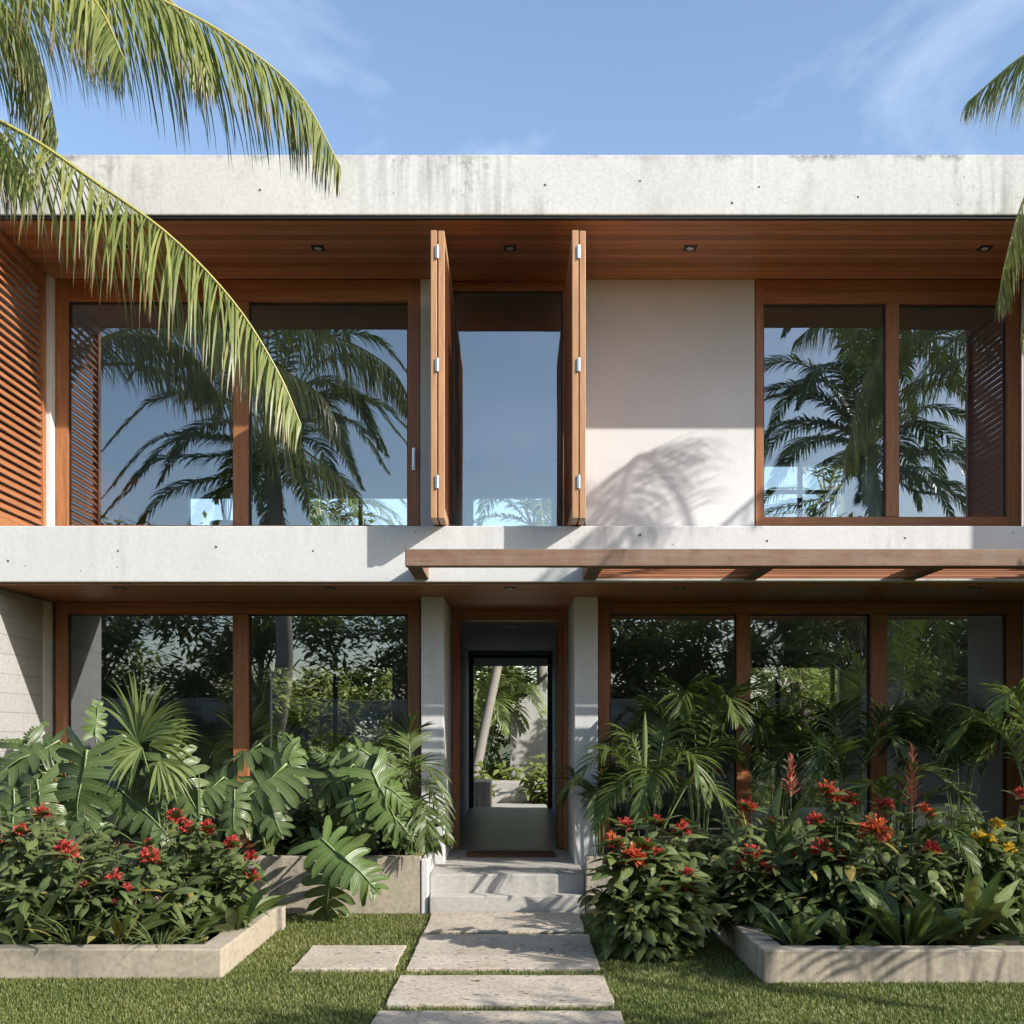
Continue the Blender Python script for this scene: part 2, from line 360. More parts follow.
boxes += [(XW, -5.75, yr0, yr1, 3.82, 6.52), (-4.95, -3.62, yr0, yr1, 3.82, 6.52), (-1.85, -.72, yr0, yr1, 3.82, 6.52), (.66, 4.3, yr0, yr1, 3.82, 6.52), (5.85, XE, yr0, yr1, 3.82, 6.52),
          (-5.75, -4.95, yr0, yr1, 5.85, 6.52), (-3.62, -1.85, yr0, yr1, 5.85, 6.52), (-.72, .66, yr0, yr1, 5.85, 6.52), (4.3, 5.85, yr0, yr1, 6.42, 6.52)]
boxpart('rear_wall', M['inwall'], H, boxes, 0)
for bx in ([(-4.3, -2.15, YR + .02, YR + .1, 2.84, 2.9), (-3.2, -3.12, YR + .02, YR + .1, 1.15, 2.842)], [(3.9, 5.75, YR + .02, YR + .1, 2.84, 2.9), (4.62, 4.7, YR + .02, YR + .1, ZP, 2.842), (5.6, 5.67, YR + .02, YR + .1, ZP, 2.842)],
           [(-2.75, -2.68, YR + .02, YR + .1, 3.82, 5.85)], [(5.02, 5.1, YR + .02, YR + .1, 3.82, 6.42), (4.3, 5.85, YR + .018, YR + .102, 5.92, 5.98)]):
    boxpart('rear_window_frame', M['black'], H, bx, 0)
boxpart('end_wall', M['plaster'], H, [(XE - .003, XE + .2, YW + .2, YR + .16, 0, ZR0 - .003)], .006)
boxpart('end_wall', M['plaster'], H, [(XW - .2, XW + .003, YF + .1, YR + .16, 0, ZR0 - .003)], .006)
boxpart('inner_wall', M['inwall'], H, [(-.9, -.8, YD + .1, YR - .002, ZP, 3.12), (.68, .78, YD + .1, YR - .002, ZP, 3.12), (-1.0, -.9, YW + .4, YR - .002, 3.83, 6.51), (1.3, 1.4, YW + .2, YR - .002, 3.83, 6.51)], 0)
boxpart('rear_door_frame', M['black'], H, [(-.78, -.71, YR - .06, YR + .05, ZP, 3.06), (.59, .66, YR - .06, YR + .05, ZP, 3.06), (-.71, .59, YR - .06, YR + .05, 3.0, 3.055)], .004)
boxpart('roller_blind', M['plaster'], H, [(-.71, .59, YR - .1, YR - .065, 2.86, 3.0)], .004)
# side walls at the recess
boxpart('side_wall', M['boardc'], H, [(XL - .25, XL, YF + .03, YW - .22, 0, ZS0 - .024)], .008)
boxpart('corner_pier', M['slabc'], H, [(XL - .25, XL + .012, YW - .218, YW + .1, 0, ZS0 - .024)], .008)
boxpart('side_wall', M['plaster'], H, [(XR + .03, XR + .25, YF + .03, YW + .1, 0, ZS0 - .024)], .008)
boxpart('white_post', M['plaster'], H, [(X(47.5, YW), X(56, YW), YW - .14, YW + .05, 3.66, ZR0 - .033)], .006)
boxpart('curb', M['slabc'], H, [(XL, XR, YW - .098, YW + .1, ZS1 + .002, 3.86)], 0)
boxpart('upper_wall', M['plaster'], H, [(X(585, YW), X(754.5, YW), YW - .02, YW + .14, 3.862, ZR0 - .033)], .006)
boxpart('upper_wall', M['plaster'], H, [(X(420.5, YW), X(446, YW), YW - .03, YW + .14, 3.862, ZR0 - .033)], .006)
boxpart('upper_wall', M['plaster'], H, [(XR + .02, XE, YW, YW + .14, 3.862, ZR0 - .033)], .006)
# columns flanking the door
boxpart('column', M['slabc'], H, [(X(421, YC), X(444, YC), YC, YD + .02, ZP - .3, ZS0 - .024)], .008)
boxpart('column', M['slabc'], H, [(X(574.5, YC), X(598, YC), YC, YD + .02, ZP - .3, ZS0 - .024)], .008)
# porch and steps
boxpart('porch', M['step'], H, [(-.80, .67, YF + .06, YD, 0.005, ZP)], .012)
boxpart('step', M['step'], H, [(-.79, .66, YF - .13, YF + .058, .005, .184)], .012)
boxpart('step_curb', M['slabc'], H, [(-.87, -.803, YF - .1, YC - .01, .005, .52)], .01)
# windows
def window(x0, x1, z0, z1, mull, jl, jr, head, sill, y=YW, d=.11, panes=True, mats=None, foot=0):
    m = MB()
    m.box(x0, x0 + jl, y - .03, y + d, z0, z1); m.box(x1 - jr, x1, y - .03, y + d, z0, z1)
    m.box(x0 + jl - .002, x1 - jr + .002, y - .018, y + d - .003, z1 - head, z1 - .004, 1)
    m.box(x0 + jl - .002, x1 - jr + .002, y - .026, y - .016, z1 - head * .98, z1 - head * .5, 1)
    if sill: m.box(x0 + jl - .002, x1 - jr + .002, y - .027, y + d - .003, z0, z0 + sill, 1)
    fr = m.build('window', [M['woodz'], M['woodx']], H, bevel=.004)
    for a, b in mull: q = MB(); q.box(a, b, y - .04, y + d - .001, z0 + sill + .001, z1 - head - .001); q.build('mullion', M['woodz'], fr, bevel=.004)
    xs = [x0 + jl] + [q for ab in mull for q in ab] + [x1 - jr]
    for i in range(0, len(xs), 2):
        yy = y + (.02 if i % 4 == 0 else .05)
        p = MB(); p.box(xs[i] + .001, xs[i + 1] - .001, yy, yy + .004, z0 + sill + .001, z1 - head - .001); p.build('pane', M['glass'], fr)
        if i // 2 % 1 == 0:
            gk = MB()
            a, b, c, e = xs[i] + .001, xs[i + 1] - .001, z0 + sill + .001, z1 - head - .001
            gk.box(a, a + .014, yy - .012, yy - .001, c, e); gk.box(b - .014, b, yy - .012, yy - .001, c, e); gk.box(a + .014, b - .014, yy - .012, yy - .001, e - .014, e)
            gk.build('gasket', M['black'], fr)
    return fr
def handle(fr, x, z, y=YW):
    m = MB(); m.box(x - .018, x + .018, y - .052, y - .0405, z - .12, z + .12); m.box(x - .008, x + .008, y - .075, y - .052, z - .09, z - .075); m.box(x - .008, x + .008, y - .075, y - .052, z + .075, z + .09); m.box(x - .009, x + .009, y - .088, y - .075, z - .1, z + .1)
    m.build('handle', M['steel'], fr, bevel=.003)
zu = ZR0 - .034
wx = lambda p: X(p, YW)
f1 = window(wx(57), wx(420), 3.862, zu, [(wx(234), wx(249))], .128, .128, .235, .06); handle(f1, wx(414), Z(460, YW))
f2 = window(wx(446.3), wx(568), 3.862, zu, [], .065, .055, .1, .06, y=YW + .06)
f3 = window(wx(755), wx(1018), 3.862, zu, [(wx(885), wx(898))], .085, .12, .26, .15)
zg = ZS0 - .024
f4 = window(wx(56.5), wx(420), .45, zg, [(wx(234), wx(249))], .128, .128, .13, .06); handle(f4, wx(413.5), Z(748, YW))
f5 = window(wx(598.5), wx(1020), .45, zg, [(wx(736), wx(750)), (wx(870), wx(886))], .12, .15, .13, .06); handle(f5, wx(604.5), Z(750, YW))
boxpart('window_plinth', M['slabc'], H, [(XL, wx(420.5), YW - .02, YW + .1, .05, .448), (wx(598), XR, YW - .02, YW + .1, .05, .448)], 0)
# entrance frame
m = MB(); xd = lambda p: X(p, YD)
m.box(xd(452.5), xd(460), YD - .06, YD + .09, ZP, zg); m.box(xd(563), xd(570), YD - .06, YD + .09, ZP, zg)
df = m.build('door_frame', M['woodz'], H, bevel=.004)
boxpart('door_head', M['woodx'], df, [(xd(460), xd(563), YD - .055, YD + .085, 2.985, zg - .003)], .003)
m = MB(); m.box(xd(560) - .01, xd(560) + .035, YD + .1, YD + 1.05, ZP + .01, 2.97); dl = m.build('door_leaf', M['woodz'], H, bevel=.004)
m = MB(); m.box(xd(560) - .05, xd(560) - .035, YD + .9, YD + .915, 1.2, 1.6); m.box(xd(560) - .05, xd(560) - .012, YD + .9, YD + .915, 1.25, 1.265); m.box(xd(560) - .05, xd(560) - .012, YD + .9, YD + .915, 1.54, 1.555); m.build('handle', M['steel'], dl)
# downlights
def downlight(x, y, z, s=.065):
    m = MB(); m.box(x - s, x + s, y - s, y + s, z - .006, z - .001); o = m.build('downlight', M['black'], H)
    k = MB(); a = np.linspace(0, 2 * math.pi, 13)[:-1]
    k.add([(x + .035 * math.cos(q), y + .035 * math.sin(q), z - .009) for q in a] + [(x + .035 * math.cos(q), y + .035 * math.sin(q), z - .006) for q in a],
          [tuple(range(12))[::-1]] + [(i, (i + 1) % 12, 12 + (i + 1) % 12, 12 + i) for i in range(12)]); k.build('lens', M['lens'], o)
for px in (125, 318, 510, 690, 985): yl = F * (ZR0 - .03 - E) / (VY - 248); downlight(X(px, yl), yl, ZR0 - .03)
for px in (120, 330, 510, 680, 975): yl = F * (ZS0 - .022 - E) / (VY - 588); downlight(X(px, yl), yl, ZS0 - .022, .055)
downlight(-.04, 12.75, ZS0 - .022, .055); downlight(-.04, 15.5, ZS0 + .003, .06)
# louvre screens
def louvre(x, y0, y1, z0, z1, name, parent, th=.05, hw=.034, tilt=38, st=.08, sp=.072, sd=1, mat='slat', ty=None):
    m = MB()
    m.box(x - th / 2, x + th / 2, y0, y0 + st, z0, z1); m.box(x - th / 2, x + th / 2, y1 - st, y1, z0, z1)
    m.box(x - th / 2, x + th / 2, y0 + st, y1 - st, z0, z0 + .11); m.box(x - th / 2, x + th / 2, y0 + st, y1 - st, z1 - .11, z1)
    o = m.build(name, M[ty or 'woodz'], parent, bevel=.004)
    k = MB(); z = z0 + .11 + sp * .5
    while z < z1 - .12:
        a = R(tilt) * sd
        k.obox((x, (y0 + y1) / 2, z), (hw * abs(math.cos(a)), 0, -hw * math.sin(a)), (0, (y1 - y0) / 2 - st - .001, 0), (.006 * math.sin(a), 0, .006 * math.cos(a)))
        z += sp
    k.build('louvre_slats', M[mat], o)
    return o
louvre(XL - .03, YF + .05, YW - .145, ZS1 + .03, ZR0 - .034, 'louvre_screen', H, sp=.085, sd=1, th=.07, hw=.048, tilt=58)
louvre(XR + .06, YF + .05, YW - .04, ZS1 + .03, ZR0 - .034, 'louvre_screen', H, sp=.074, sd=-1, th=.07, hw=.048, tilt=64)
YS = YF - .36
for x0, s in ((X(437.5, YS), 1), (X(579, YS), -1)):
    for k, dx in ((0, -.034), (1, .034)):
        o = louvre(x0 + dx, YS + .0 + k * .012, YW - .06, ZS1 + .008, 6.29, 'folding_shutter', H, th=.056, st=.07, sp=.062, sd=s if k == 0 else -s, mat='slat', ty='shut')
        if k == 0:
            for z in (Z(252, YS), Z(365, YS), Z(482, YS)):
                h = MB(); h.box(x0 - .018, x0 + .018, YS - .008, YS - .001, z - .055, z + .055)
                h.tube([(x0, YS - .012, z - .06), (x0, YS - .012, z + .06)], .009, 8); h.build('hinge', M['steel'], o)
# pergola
YB = 9.95
PG = MB(); PG.box(X(405, YB), XE + .8, YB, YB + .11, 3.147, 3.296); pg = PG.build('pergola', M['perg'], H, bevel=.008)
jr = [X(421, YB), X(604, YB), X(779, YB), X(953, YB), 5.32, 6.6]
for x in jr:
    boxpart('rafter', M['perg'], pg, [(x - .13, x, YB + .111, YF - .002, 3.149, 3.285)], .005)
for a, b in zip(jr[1:-1], jr[2:]):
    k = MB()
    for y in (.17, .28, .39, .50, .70, .80): k.box(a + .002, b - .132, YB + y, YB + y + .034, 3.150, 3.215)
    k.build('pergola_slats', M['pergs'], pg)

# ------------------------------------------------------------------ doormat, stepping stones, planters
boxpart('doormat', M['mat'], None, [(-.52, .45, YF + 1.62 - .1, YF + 2.02, ZP + .002, ZP + .022)], .006)
tag(bpy.data.objects['doormat'], 'dark brown coir doormat lying at the entrance threshold', 'doormat')
def stonemat():
    m, n, o, b = newmat('rough stone paving'); v = coords(n)
    a = noise(n, v, 2.2, 6); f = noise(n, v, 38, 6, .7)
    c = mixc(n, ramp(n, a, [(.3, 0), (.7, 1)]), (.41, .345, .26), (.57, .50, .40))
    c = mixc(n, ramp(n, f, [(.5, 0), (.66, .8)]), c, (.19, .165, .13))
    vo = nd(n, 'TexVoronoi', Scale=7.5, feature='DISTANCE_TO_EDGE'); wv = nd(n, 'Mix', data_type='VECTOR'); n.links.new(v, vo.inputs['Vector'])
    pit = nd(n, 'TexVoronoi', Scale=9.0); n.links.new(coords(n, (1, 2.2, 1)), pit.inputs['Vector'])
    pf = math_(n, 'MULTIPLY', ramp(n, pit.outputs['Distance'], [(.13, 1), (.24, 0)]), ramp(n, noise(n, v, 3.1, 4), [(.42, 0), (.56, 1)]))
    c = mixc(n, pf, c, (.06, .05, .04)); n.links.new(c, b.inputs['Base Color']); b.inputs['Roughness'].default_value = .9
    bump(n, b, math_(n, 'SUBTRACT', f, pf), .6, .012); return m
M['stone'] = stonemat()
def stone(x0, x1, y0, y1, label, seed):
    rs = np.random.RandomState(seed); m = MB(); n = 14; E_ = []
    for i in range(n): E_.append((x0 + (x1 - x0) * i / n, y0))
    for i in range(7): E_.append((x1, y0 + (y1 - y0) * i / 7))
    for i in range(n): E_.append((x1 - (x1 - x0) * i / n, y1))
    for i in range(7): E_.append((x0, y1 - (y1 - y0) * i / 7))
    E_ = np.array(E_) + rs.uniform(-.007, .007, (len(E_), 2)); k = len(E_)
    v = [(a, b, .002) for a, b in E_] + [(a, b, .036) for a, b in E_]
    m.add(v, [tuple(range(k, 2 * k))] + [(i, (i + 1) % k, k + (i + 1) % k, k + i) for i in range(k)])
    o = m.build('stepping_stone', M['stone'], bevel=.006); tag(o, label, 'stepping stone', 'stepping stones to the door'); return o
gy = lambda py, z=.036: F * (E - z) / (py - VY)
sx0, sx1 = -.765, .615
stone(-.76, .60, gy(931), YF - .15, 'thin stone slab lying directly against the lowest entrance step', 1)
stone(sx0, sx1, gy(968), gy(934), 'deepest stone slab of the path, level with the small square side stone', 2)
stone(-.79, .62, gy(1004), gy(975), 'pitted stone slab, second nearest of the central path', 3)
stone(-.82, .64, 6.0, gy(1010.5), 'nearest stone slab, cut off by the bottom edge', 4)
stone(-1.58, -.85, gy(968), gy(945), 'small pale stone on the grass left of the path', 5)

def planter(label, boxes, soil, name='planter'):
    o = boxpart(name, M['planter'], None, boxes, .012); tag(o, label, 'planter')
    if soil:
        s = MB(); x0, x1, y0, y1, z = soil; nx, ny = 24, 12; rs = np.random.RandomState(3)
        V = [(x0 + (x1 - x0) * i / nx, y0 + (y1 - y0) * j / ny, z + rs.uniform(-.02, .02)) for i in range(nx + 1) for j in range(ny + 1)]
        s.add(V, [(i * (ny + 1) + j, (i + 1) * (ny + 1) + j, (i + 1) * (ny + 1) + j + 1, i * (ny + 1) + j + 1) for i in range(nx) for j in range(ny)])
        s.build('soil', M['soil'], o)
    return o
planter('low concrete planter kerb around the left flower bed', [(-6.5, -2.02, 7.94, 8.12, .001, .215), (-2.2, -2.02, 8.121, 9.85, .001, .213), (-2.2, -1.98, 9.852, 9.98, .001, .205)], (-6.5, -2.21, 8.125, 10.72, .15))
planter('tall pale concrete planter wall left of the steps', [(-5.2, -.874, YF - .09, YF + .05, .001, .545)], (-4.94, -.96, YF + .052, YW - .03, .47))
planter('low sunlit concrete planter kerb around the right flower bed', [(1.69, 6.6, 7.80, 7.97, .001, .235), (1.69, 1.86, 7.971, 10.1, .001, .233)], (1.865, 6.5, 7.98, 10.72, .15))
planter('pale concrete planter wall right of the steps, behind foliage', [(.672, 6.0, YF - .09, YF + .05, .001, .545)], (.88, 5.4, YF + .052, YW - .03, .47))

# ------------------------------------------------------------------ plant kit
ZUP = np.array([0, 0, 1.])
def frond(mb, ctrl, n, Lmax, wid, g=.5, t0=.12, rr=.02, lift=.25, spread=1., seg=5, ang=(35, 68), jit=.12, prof=None, mi=0, rmi=1, rmax=1.):
    c = curve(ctrl, 40); T = np.gradient(c, axis=0); T /= np.linalg.norm(T, axis=1)[:, None]
    mb.tube(c, np.linspace(rr, rr * .18, 40), 6, .5, mi=rmi)
    for i in range(n):
        for sg in (-1, 1):
            t = t0 + (1 - t0) * (i + U(-.3, .3)) / (n - 1); t = min(max(t, t0), 1); k = t * 39; a = min(int(k), 38); u = k - a
            p = c[a] * (1 - u) + c[a + 1] * u; tt = nrm(T[a]); s = np.cross(tt, ZUP); s = nrm(s) if np.linalg.norm(s) > .05 else np.array([1., 0, 0]); up = np.cross(s, tt)
            A = R(ang[0] + (ang[1] - ang[0]) * t ** 1.5 + U(-6, 6)); q = t
            Ln = Lmax * (U(.45, .8) if U(0, 1) < .08 else 1) * ((.55 + .45 * min(1, (q - t0) / .22)) * (1 - .76 * max(0, (q - .5) / .5) ** 1.6)) * U(.86, 1.06)
            d = nrm(s * sg * math.cos(A) * spread + tt * math.sin(A) + up * lift + np.array([U(-jit, jit) for _ in range(3)]))
            wv = nrm(tt - d * np.dot(tt, d) + up * U(-.25, .25)); pts = [p]; gg = g * U(.75, 1.3)
            for j in range(seg):
                pts.append(pts[-1] + d * Ln / seg); d = nrm(d + np.array([0, 0, -gg]) / seg * (1 + j * .35))
            wd = wid * U(.7, 1.2) * np.interp(np.linspace(0, 1, seg + 1), [0, .12, .45, .8, 1], [.45, 1, .9, .5, .04])
            mb.strip(pts, wv, wd, min(1, max(0, random.gauss(.4, .25))) * rmax, mi=mi)
def leaf(mb, base, d, L, wd, g=.5, rnd=None, up=None, seg=5, fold=.22, prof=((0, .1), (.2, .75), (.42, 1), (.7, .75), (.9, .28), (1, .02)), pet=0, mi=0, pr=.004):
    d = nrm(d); up = np.array([U(-.3, .3), U(-.3, .3), 1]) if up is None else np.asarray(up, float)
    wv = np.cross(d, up); wv = nrm(wv) if np.linalg.norm(wv) > .05 else np.array([1., 0, 0])
    p = np.asarray(base, float)
    if pet: mb.tube([p, p + d * pet], pr, 4, .5, mi=mi); p = p + d * pet
    pts = [p]
    for j in range(seg): pts.append(pts[-1] + d * L / seg); d = nrm(d + np.array([0, 0, -g / seg]))
    a = np.array(prof); mb.strip(pts, wv, wd * .5 * np.interp(np.linspace(0, 1, seg + 1), a[:, 0], a[:, 1]), U(0, 1) if rnd is None else rnd, fold, mi)
def monstera(mb, base, tip, nhint=(0, -.7, .7), width=.9, lobes=8, rnd=.5, curl=.22, cut=(.3, .56), endr=(.62, .78)):
    """heart-shaped blade slit into curved fingers on both sides of the midrib"""
    base = np.asarray(base, float); ax = np.asarray(tip, float) - base; Ln = np.linalg.norm(ax); ax /= Ln
    nh = np.asarray(nhint, float); N = nrm(nh - ax * np.dot(nh, ax)); S = np.cross(ax, N)
    def pt(u, v, sg):    # u along the rib, v outward in leaf lengths
        x = u * Ln; y = v * Ln
        z = -curl * Ln * (max(u, 0) ** 2) * .6 - curl * Ln * (v * 1.5) ** 2 * .9 + .03 * Ln * math.sin(9 * u + 2 * sg)
        return base + ax * x + S * sg * y + N * z
    def half(u): u = min(max(u, 0), 1); return width * .47 * (1 - u ** 2.1) ** .58 * (.84 + .62 * u * (1 - u))
    for sg in (-1, 1):
        us = np.linspace(0, .95, lobes + 1) ** 1.05
        for i in range(lobes):
            u0, u1 = us[i], us[i + 1]; uc = (u0 + u1) / 2; hw = half(uc) * U(.9, 1.06); q0 = i / (lobes - 1)
            sweep = -.72 + 1.35 * q0; nseg = 8; rows = []; slit = U(*cut) if U(0, 1) < .88 else .82; bend = U(-.12, .05); tw = U(-.025, .025); endw = U(*endr)
            for j in range(nseg + 1):
                v = j / nseg; vv = v * hw; du = sweep * vv + (.10 + .22 * (1 - q0)) * vv * v * (1 if i > 0 else -.2)
                fw = (u1 - u0) / 2 * (1.03 if v <= slit else 1.02 - (1 - endw) * min(1, (v - slit) / (1 - slit)) - .035)
                fw *= 1 + (.75 if i == 0 else .45) * v * (1 - .6 * q0)
                if v > .72: fw *= math.sqrt(max(.004, 1 - ((v - .72) / .28) ** 2))
                oz = N * Ln * (bend * v * v - .006)
                rows.append((pt(uc + du - fw, vv, sg) + oz + N * tw * v * Ln, pt(uc + du, vv, sg) + oz - N * .014 * Ln * min(1, v * 6), pt(uc + du + fw, vv, sg) + oz - N * tw * v * Ln))
            V = [p for r in rows for p in r]; uv = [(q, j / nseg * .999) for j in range(nseg + 1) for q in (-1, 0, 1)]
            uv = [(abs(a) * .8 + .04, .05) for a, b in uv]
            fs = []
            for j in range(nseg):
                a = 3 * j; q = [(a, a + 1, a + 4, a + 3), (a + 1, a + 2, a + 5, a + 4)]
                fs += q if sg > 0 else [f[::-1] for f in q]
            mb.add(V, fs, min(1, max(0, rnd + U(-.08, .08))), uv)
    # tip finger and pale midrib
    tp = [pt(.90 + .14 * k / 4, 0, 1) for k in range(5)]; mb.strip(tp, S, np.array([.07, .07, .05, .025, .002]) * Ln, rnd)
    mb.tube([pt(u, 0, 1) + N * .007 for u in np.linspace(0, 1, 9)], np.linspace(.011, .003, 9) * (Ln / .8), 5, .5, mi=1)
def fan(mb, hub, d, n, L, wid, spreaddeg=150, nh=(0, -1, .3), g=.35, rnd=None):
    d = nrm(d); nh = np.asarray(nh, float); N = nrm(nh - d * np.dot(nh, d)); S = np.cross(d, N)
    for i in range(n):
        a = R(-spreaddeg + 2 * spreaddeg * i / (n - 1) + U(-2, 2)); dd = nrm(d * math.cos(a) + S * math.sin(a) + N * U(-.05, .12)); Ln = L * (1 - .28 * (abs(a) / R(180)) ** 1.5) * U(.93, 1.04)
        wv = nrm(np.cross(dd, N) + N * (.45 if i % 2 else -.45)); p = np.asarray(hub, float); pts = [p]; q = dd.copy()
        for j in range(6): pts.append(pts[-1] + q * Ln / 6); q = nrm(q + np.array([0, 0, -g / 6 * (1 + .5 * j)]))
        mb.strip(pts, wv, wid * np.array([.3, .85, 1, .85, .55, .28, .02]), U(0, 1) if rnd is None else rnd)
def flowerhead(mb, c, r, n=60, mode='ball', mi=0):
    """a dome of small clustered florets, each a few pointed petals"""
    c = np.asarray(c, float); r = r * 1.25
    for i in range(max(14, n // 2)):
        th = U(0, 2 * math.pi); cz = U(-.35, 1); s = math.sqrt(1 - cz * cz); d = np.array([s * math.cos(th), s * math.sin(th), cz * 1.15 + .1]); p = c + d * r * U(.35, .9); tint = U(0, 1)
        for k in range(6):
            e = nrm(d + np.array([U(-1, 1), U(-1, 1), U(-.7, 1)]) * .95); L_ = r * U(.3, .5); wv = nrm(np.cross(e, np.array([U(-1, 1), U(-1, 1), U(-1, 1)])))
            q = [p - d * r * .25, p + e * L_ * .5, p + e * L_ - np.array([0, 0, .06 * r])]; mb.strip(q, wv, np.array([.05, .085, .012]) * r, min(1, max(0, tint + U(-.3, .3))), .3, mi)
def spike(mb, b, h, r, n=34, mi=0):
    b = np.asarray(b, float); mb.tube([b, b + ZUP * h], [.01, .004], 5, .5, mi=mi)
    for i in range(n):
        t = i / n; a = i * 2.399; rr = r * (1 - .62 * t) * U(.85, 1.1); p = b + ZUP * h * (.06 + .94 * t)
        d = nrm((math.cos(a), math.sin(a), .75 + t)); leaf(mb, p, d, rr * 1.3, rr * .36, U(-.5, .9), seg=3, fold=.3, mi=mi)

def shrub(px, Y, py_top, heads, label, rad=.5, n=520, col='red', mat='shrub', zb=.15, ll=.13, group=None, hr=.066, stems=30, lw=.36, squash=.8, ybot=None, leg=.02):
    x = X(px, Y); H_ = Z(py_top, Y) - zb; b = np.array([x, Y, zb]); o = thing('flowering_shrub' if heads else 'leafy_shrub', label, 'shrub', tuple(b), group)
    st = MB(); fo = MB(); tips = []
    for h in heads: tips.append((P(h[0], h[1], Y + h[2]), True))
    for i in range(stems):
        a = U(0, 2 * math.pi); q = math.sqrt(U(0, 1)); tips.append((b + np.array([math.cos(a) * q * rad, math.sin(a) * q * rad * squash, H_ * (U(.55, 1.0) - .42 * q * q)]), False))
    per = max(8, int(n * .95) // len(tips)); ll *= 1.28
    for tp, hd in tips:
        b0 = b + np.array([(tp[0] - b[0]) * .25, (tp[1] - b[1]) * .25, 0]); mid = b0 * .45 + tp * .55 + np.array([U(-.04, .04), U(-.04, .04), .04])
        c = curve([b0, mid, tp], 9); st.tube(c, np.linspace(.008, .0035, 9), 5, .5)
        for j in range(per):
            t = leg + (1 - leg) * (j / per) ** .8 * .97; k = t * 8; a = min(int(k), 7); p = c[a] + (c[a + 1] - c[a]) * (k - a); an = j * 2.4 + U(-.4, .4)
            d = np.array([math.cos(an), math.sin(an) - .25, U(-.55, .9)]); Ln = ll * U(.65, 1.2) * (1.15 - .3 * t)
            leaf(fo, p, d, Ln, Ln * lw * U(.85, 1.2), U(.3, 1.8), up=(U(-.7, .7), U(-.9, .3), 1), pet=.012)
        if hd:
            for j in range(6):
                an = j * 1.05 + U(-.2, .2); leaf(fo, tp - ZUP * .015, (math.cos(an), math.sin(an), U(-.1, 1.0)), ll * U(.6, 1.0), ll * lw, .8)
    st.build('stems', M['brownstem'], o, True, b); fo.build('foliage', M[mat], o, True, b)
    for h in heads:
        f = MB(); c = P(h[0], h[1], Y + h[2]); r = hr * U(.8, 1.15) * (.8 if h[0] < 400 else .95) * (h[3] if len(h) > 3 else 1); flowerhead(f, c, r, 70)
        if U(0, 1) < .5: flowerhead(f, c + np.array([r * .8, 0, -r * .5]), r * .6, 30)
        f.build('flower_head', M[h[4] if len(h) > 4 else col], o, False, b)
    return o
def featherpalm(b, fr, label, cat='palm', mat='areca', n=34, wid=.016, g=.6, Lmax=.42, name='feather_palm', ang=(30, 62), lift=.2, rmax=1., rr=.009):
    """fr: list of control point lists (world) of each frond"""
    b = np.asarray(b, float); o = thing(name, label, cat, tuple(b))
    for ctrl in fr:
        m = MB(); frond(m, ctrl, n, Lmax * U(.9, 1.1), wid, g=g, t0=.3, rr=rr, ang=ang, lift=lift, rmax=rmax); m.build('frond', [M[mat], M['stem']], o, False, b)
    return o
def arcs(b, k, r, h, droop, rs, squash=.8, a0=0, front=0):
    out = []
    for i in range(k):
        a = a0 + 2 * math.pi * (i + U(-.25, .25)) / k; q = U(.7, 1.1); d = np.array([math.cos(a), math.sin(a) * squash, 0]); hh = h * U(.8, 1.12) 
        out.append([b + d * .03, b + d * r * .28 * q + ZUP * hh * .75, b + d * r * .68 * q + ZUP * hh, b + d * r * q + ZUP * (hh - droop * q)])
    return out
def strapplant(px, Y, py_base_z, k, L_, wd, label, mat='strap', g=1.2, name='strap_leaf_plant', elev=(.5, 2.2), heads=(), col='yellow', prof=((0, .1), (.25, .2), (.42, .75), (.6, 1), (.8, .7), (.93, .26), (1, .02)), group=None, seg=9, nz_=0):
    b = np.array([X(px, Y), Y, py_base_z]); o = thing(name, label, 'plant', tuple(b), group); m = MB()
    for i in range(k):
        a = i * 2.399 + U(-.3, .3); e = elev[0] + (elev[1] - elev[0]) * U(0, 1); l = L_ * U(.7, 1.1)
        leaf(m, b + np.array([math.cos(a), math.sin(a), 0]) * U(.0, .05), (math.cos(a), math.sin(a), e), l, wd * U(.75, 1.15), g * U(.5, 1.5), up=(U(-.9, .9), U(-.9, .9), 1), seg=seg, fold=.25, prof=prof)
    m.build('foliage', M[mat], o, True, b)
    for h in heads:
        c = P(h[0], h[1], Y + h[2]); s = MB(); s.tube(curve([b, (b + c) / 2 + ZUP * .05, c], 6), .006, 5); s.build('stalk', M['stem'], o, True, b)
        f = MB(); (spike(f, c, h[4], h[3]) if len(h) > 4 else flowerhead(f, c, h[3], 90)); f.build('flower_head', M[col], o, False, b)
    return o

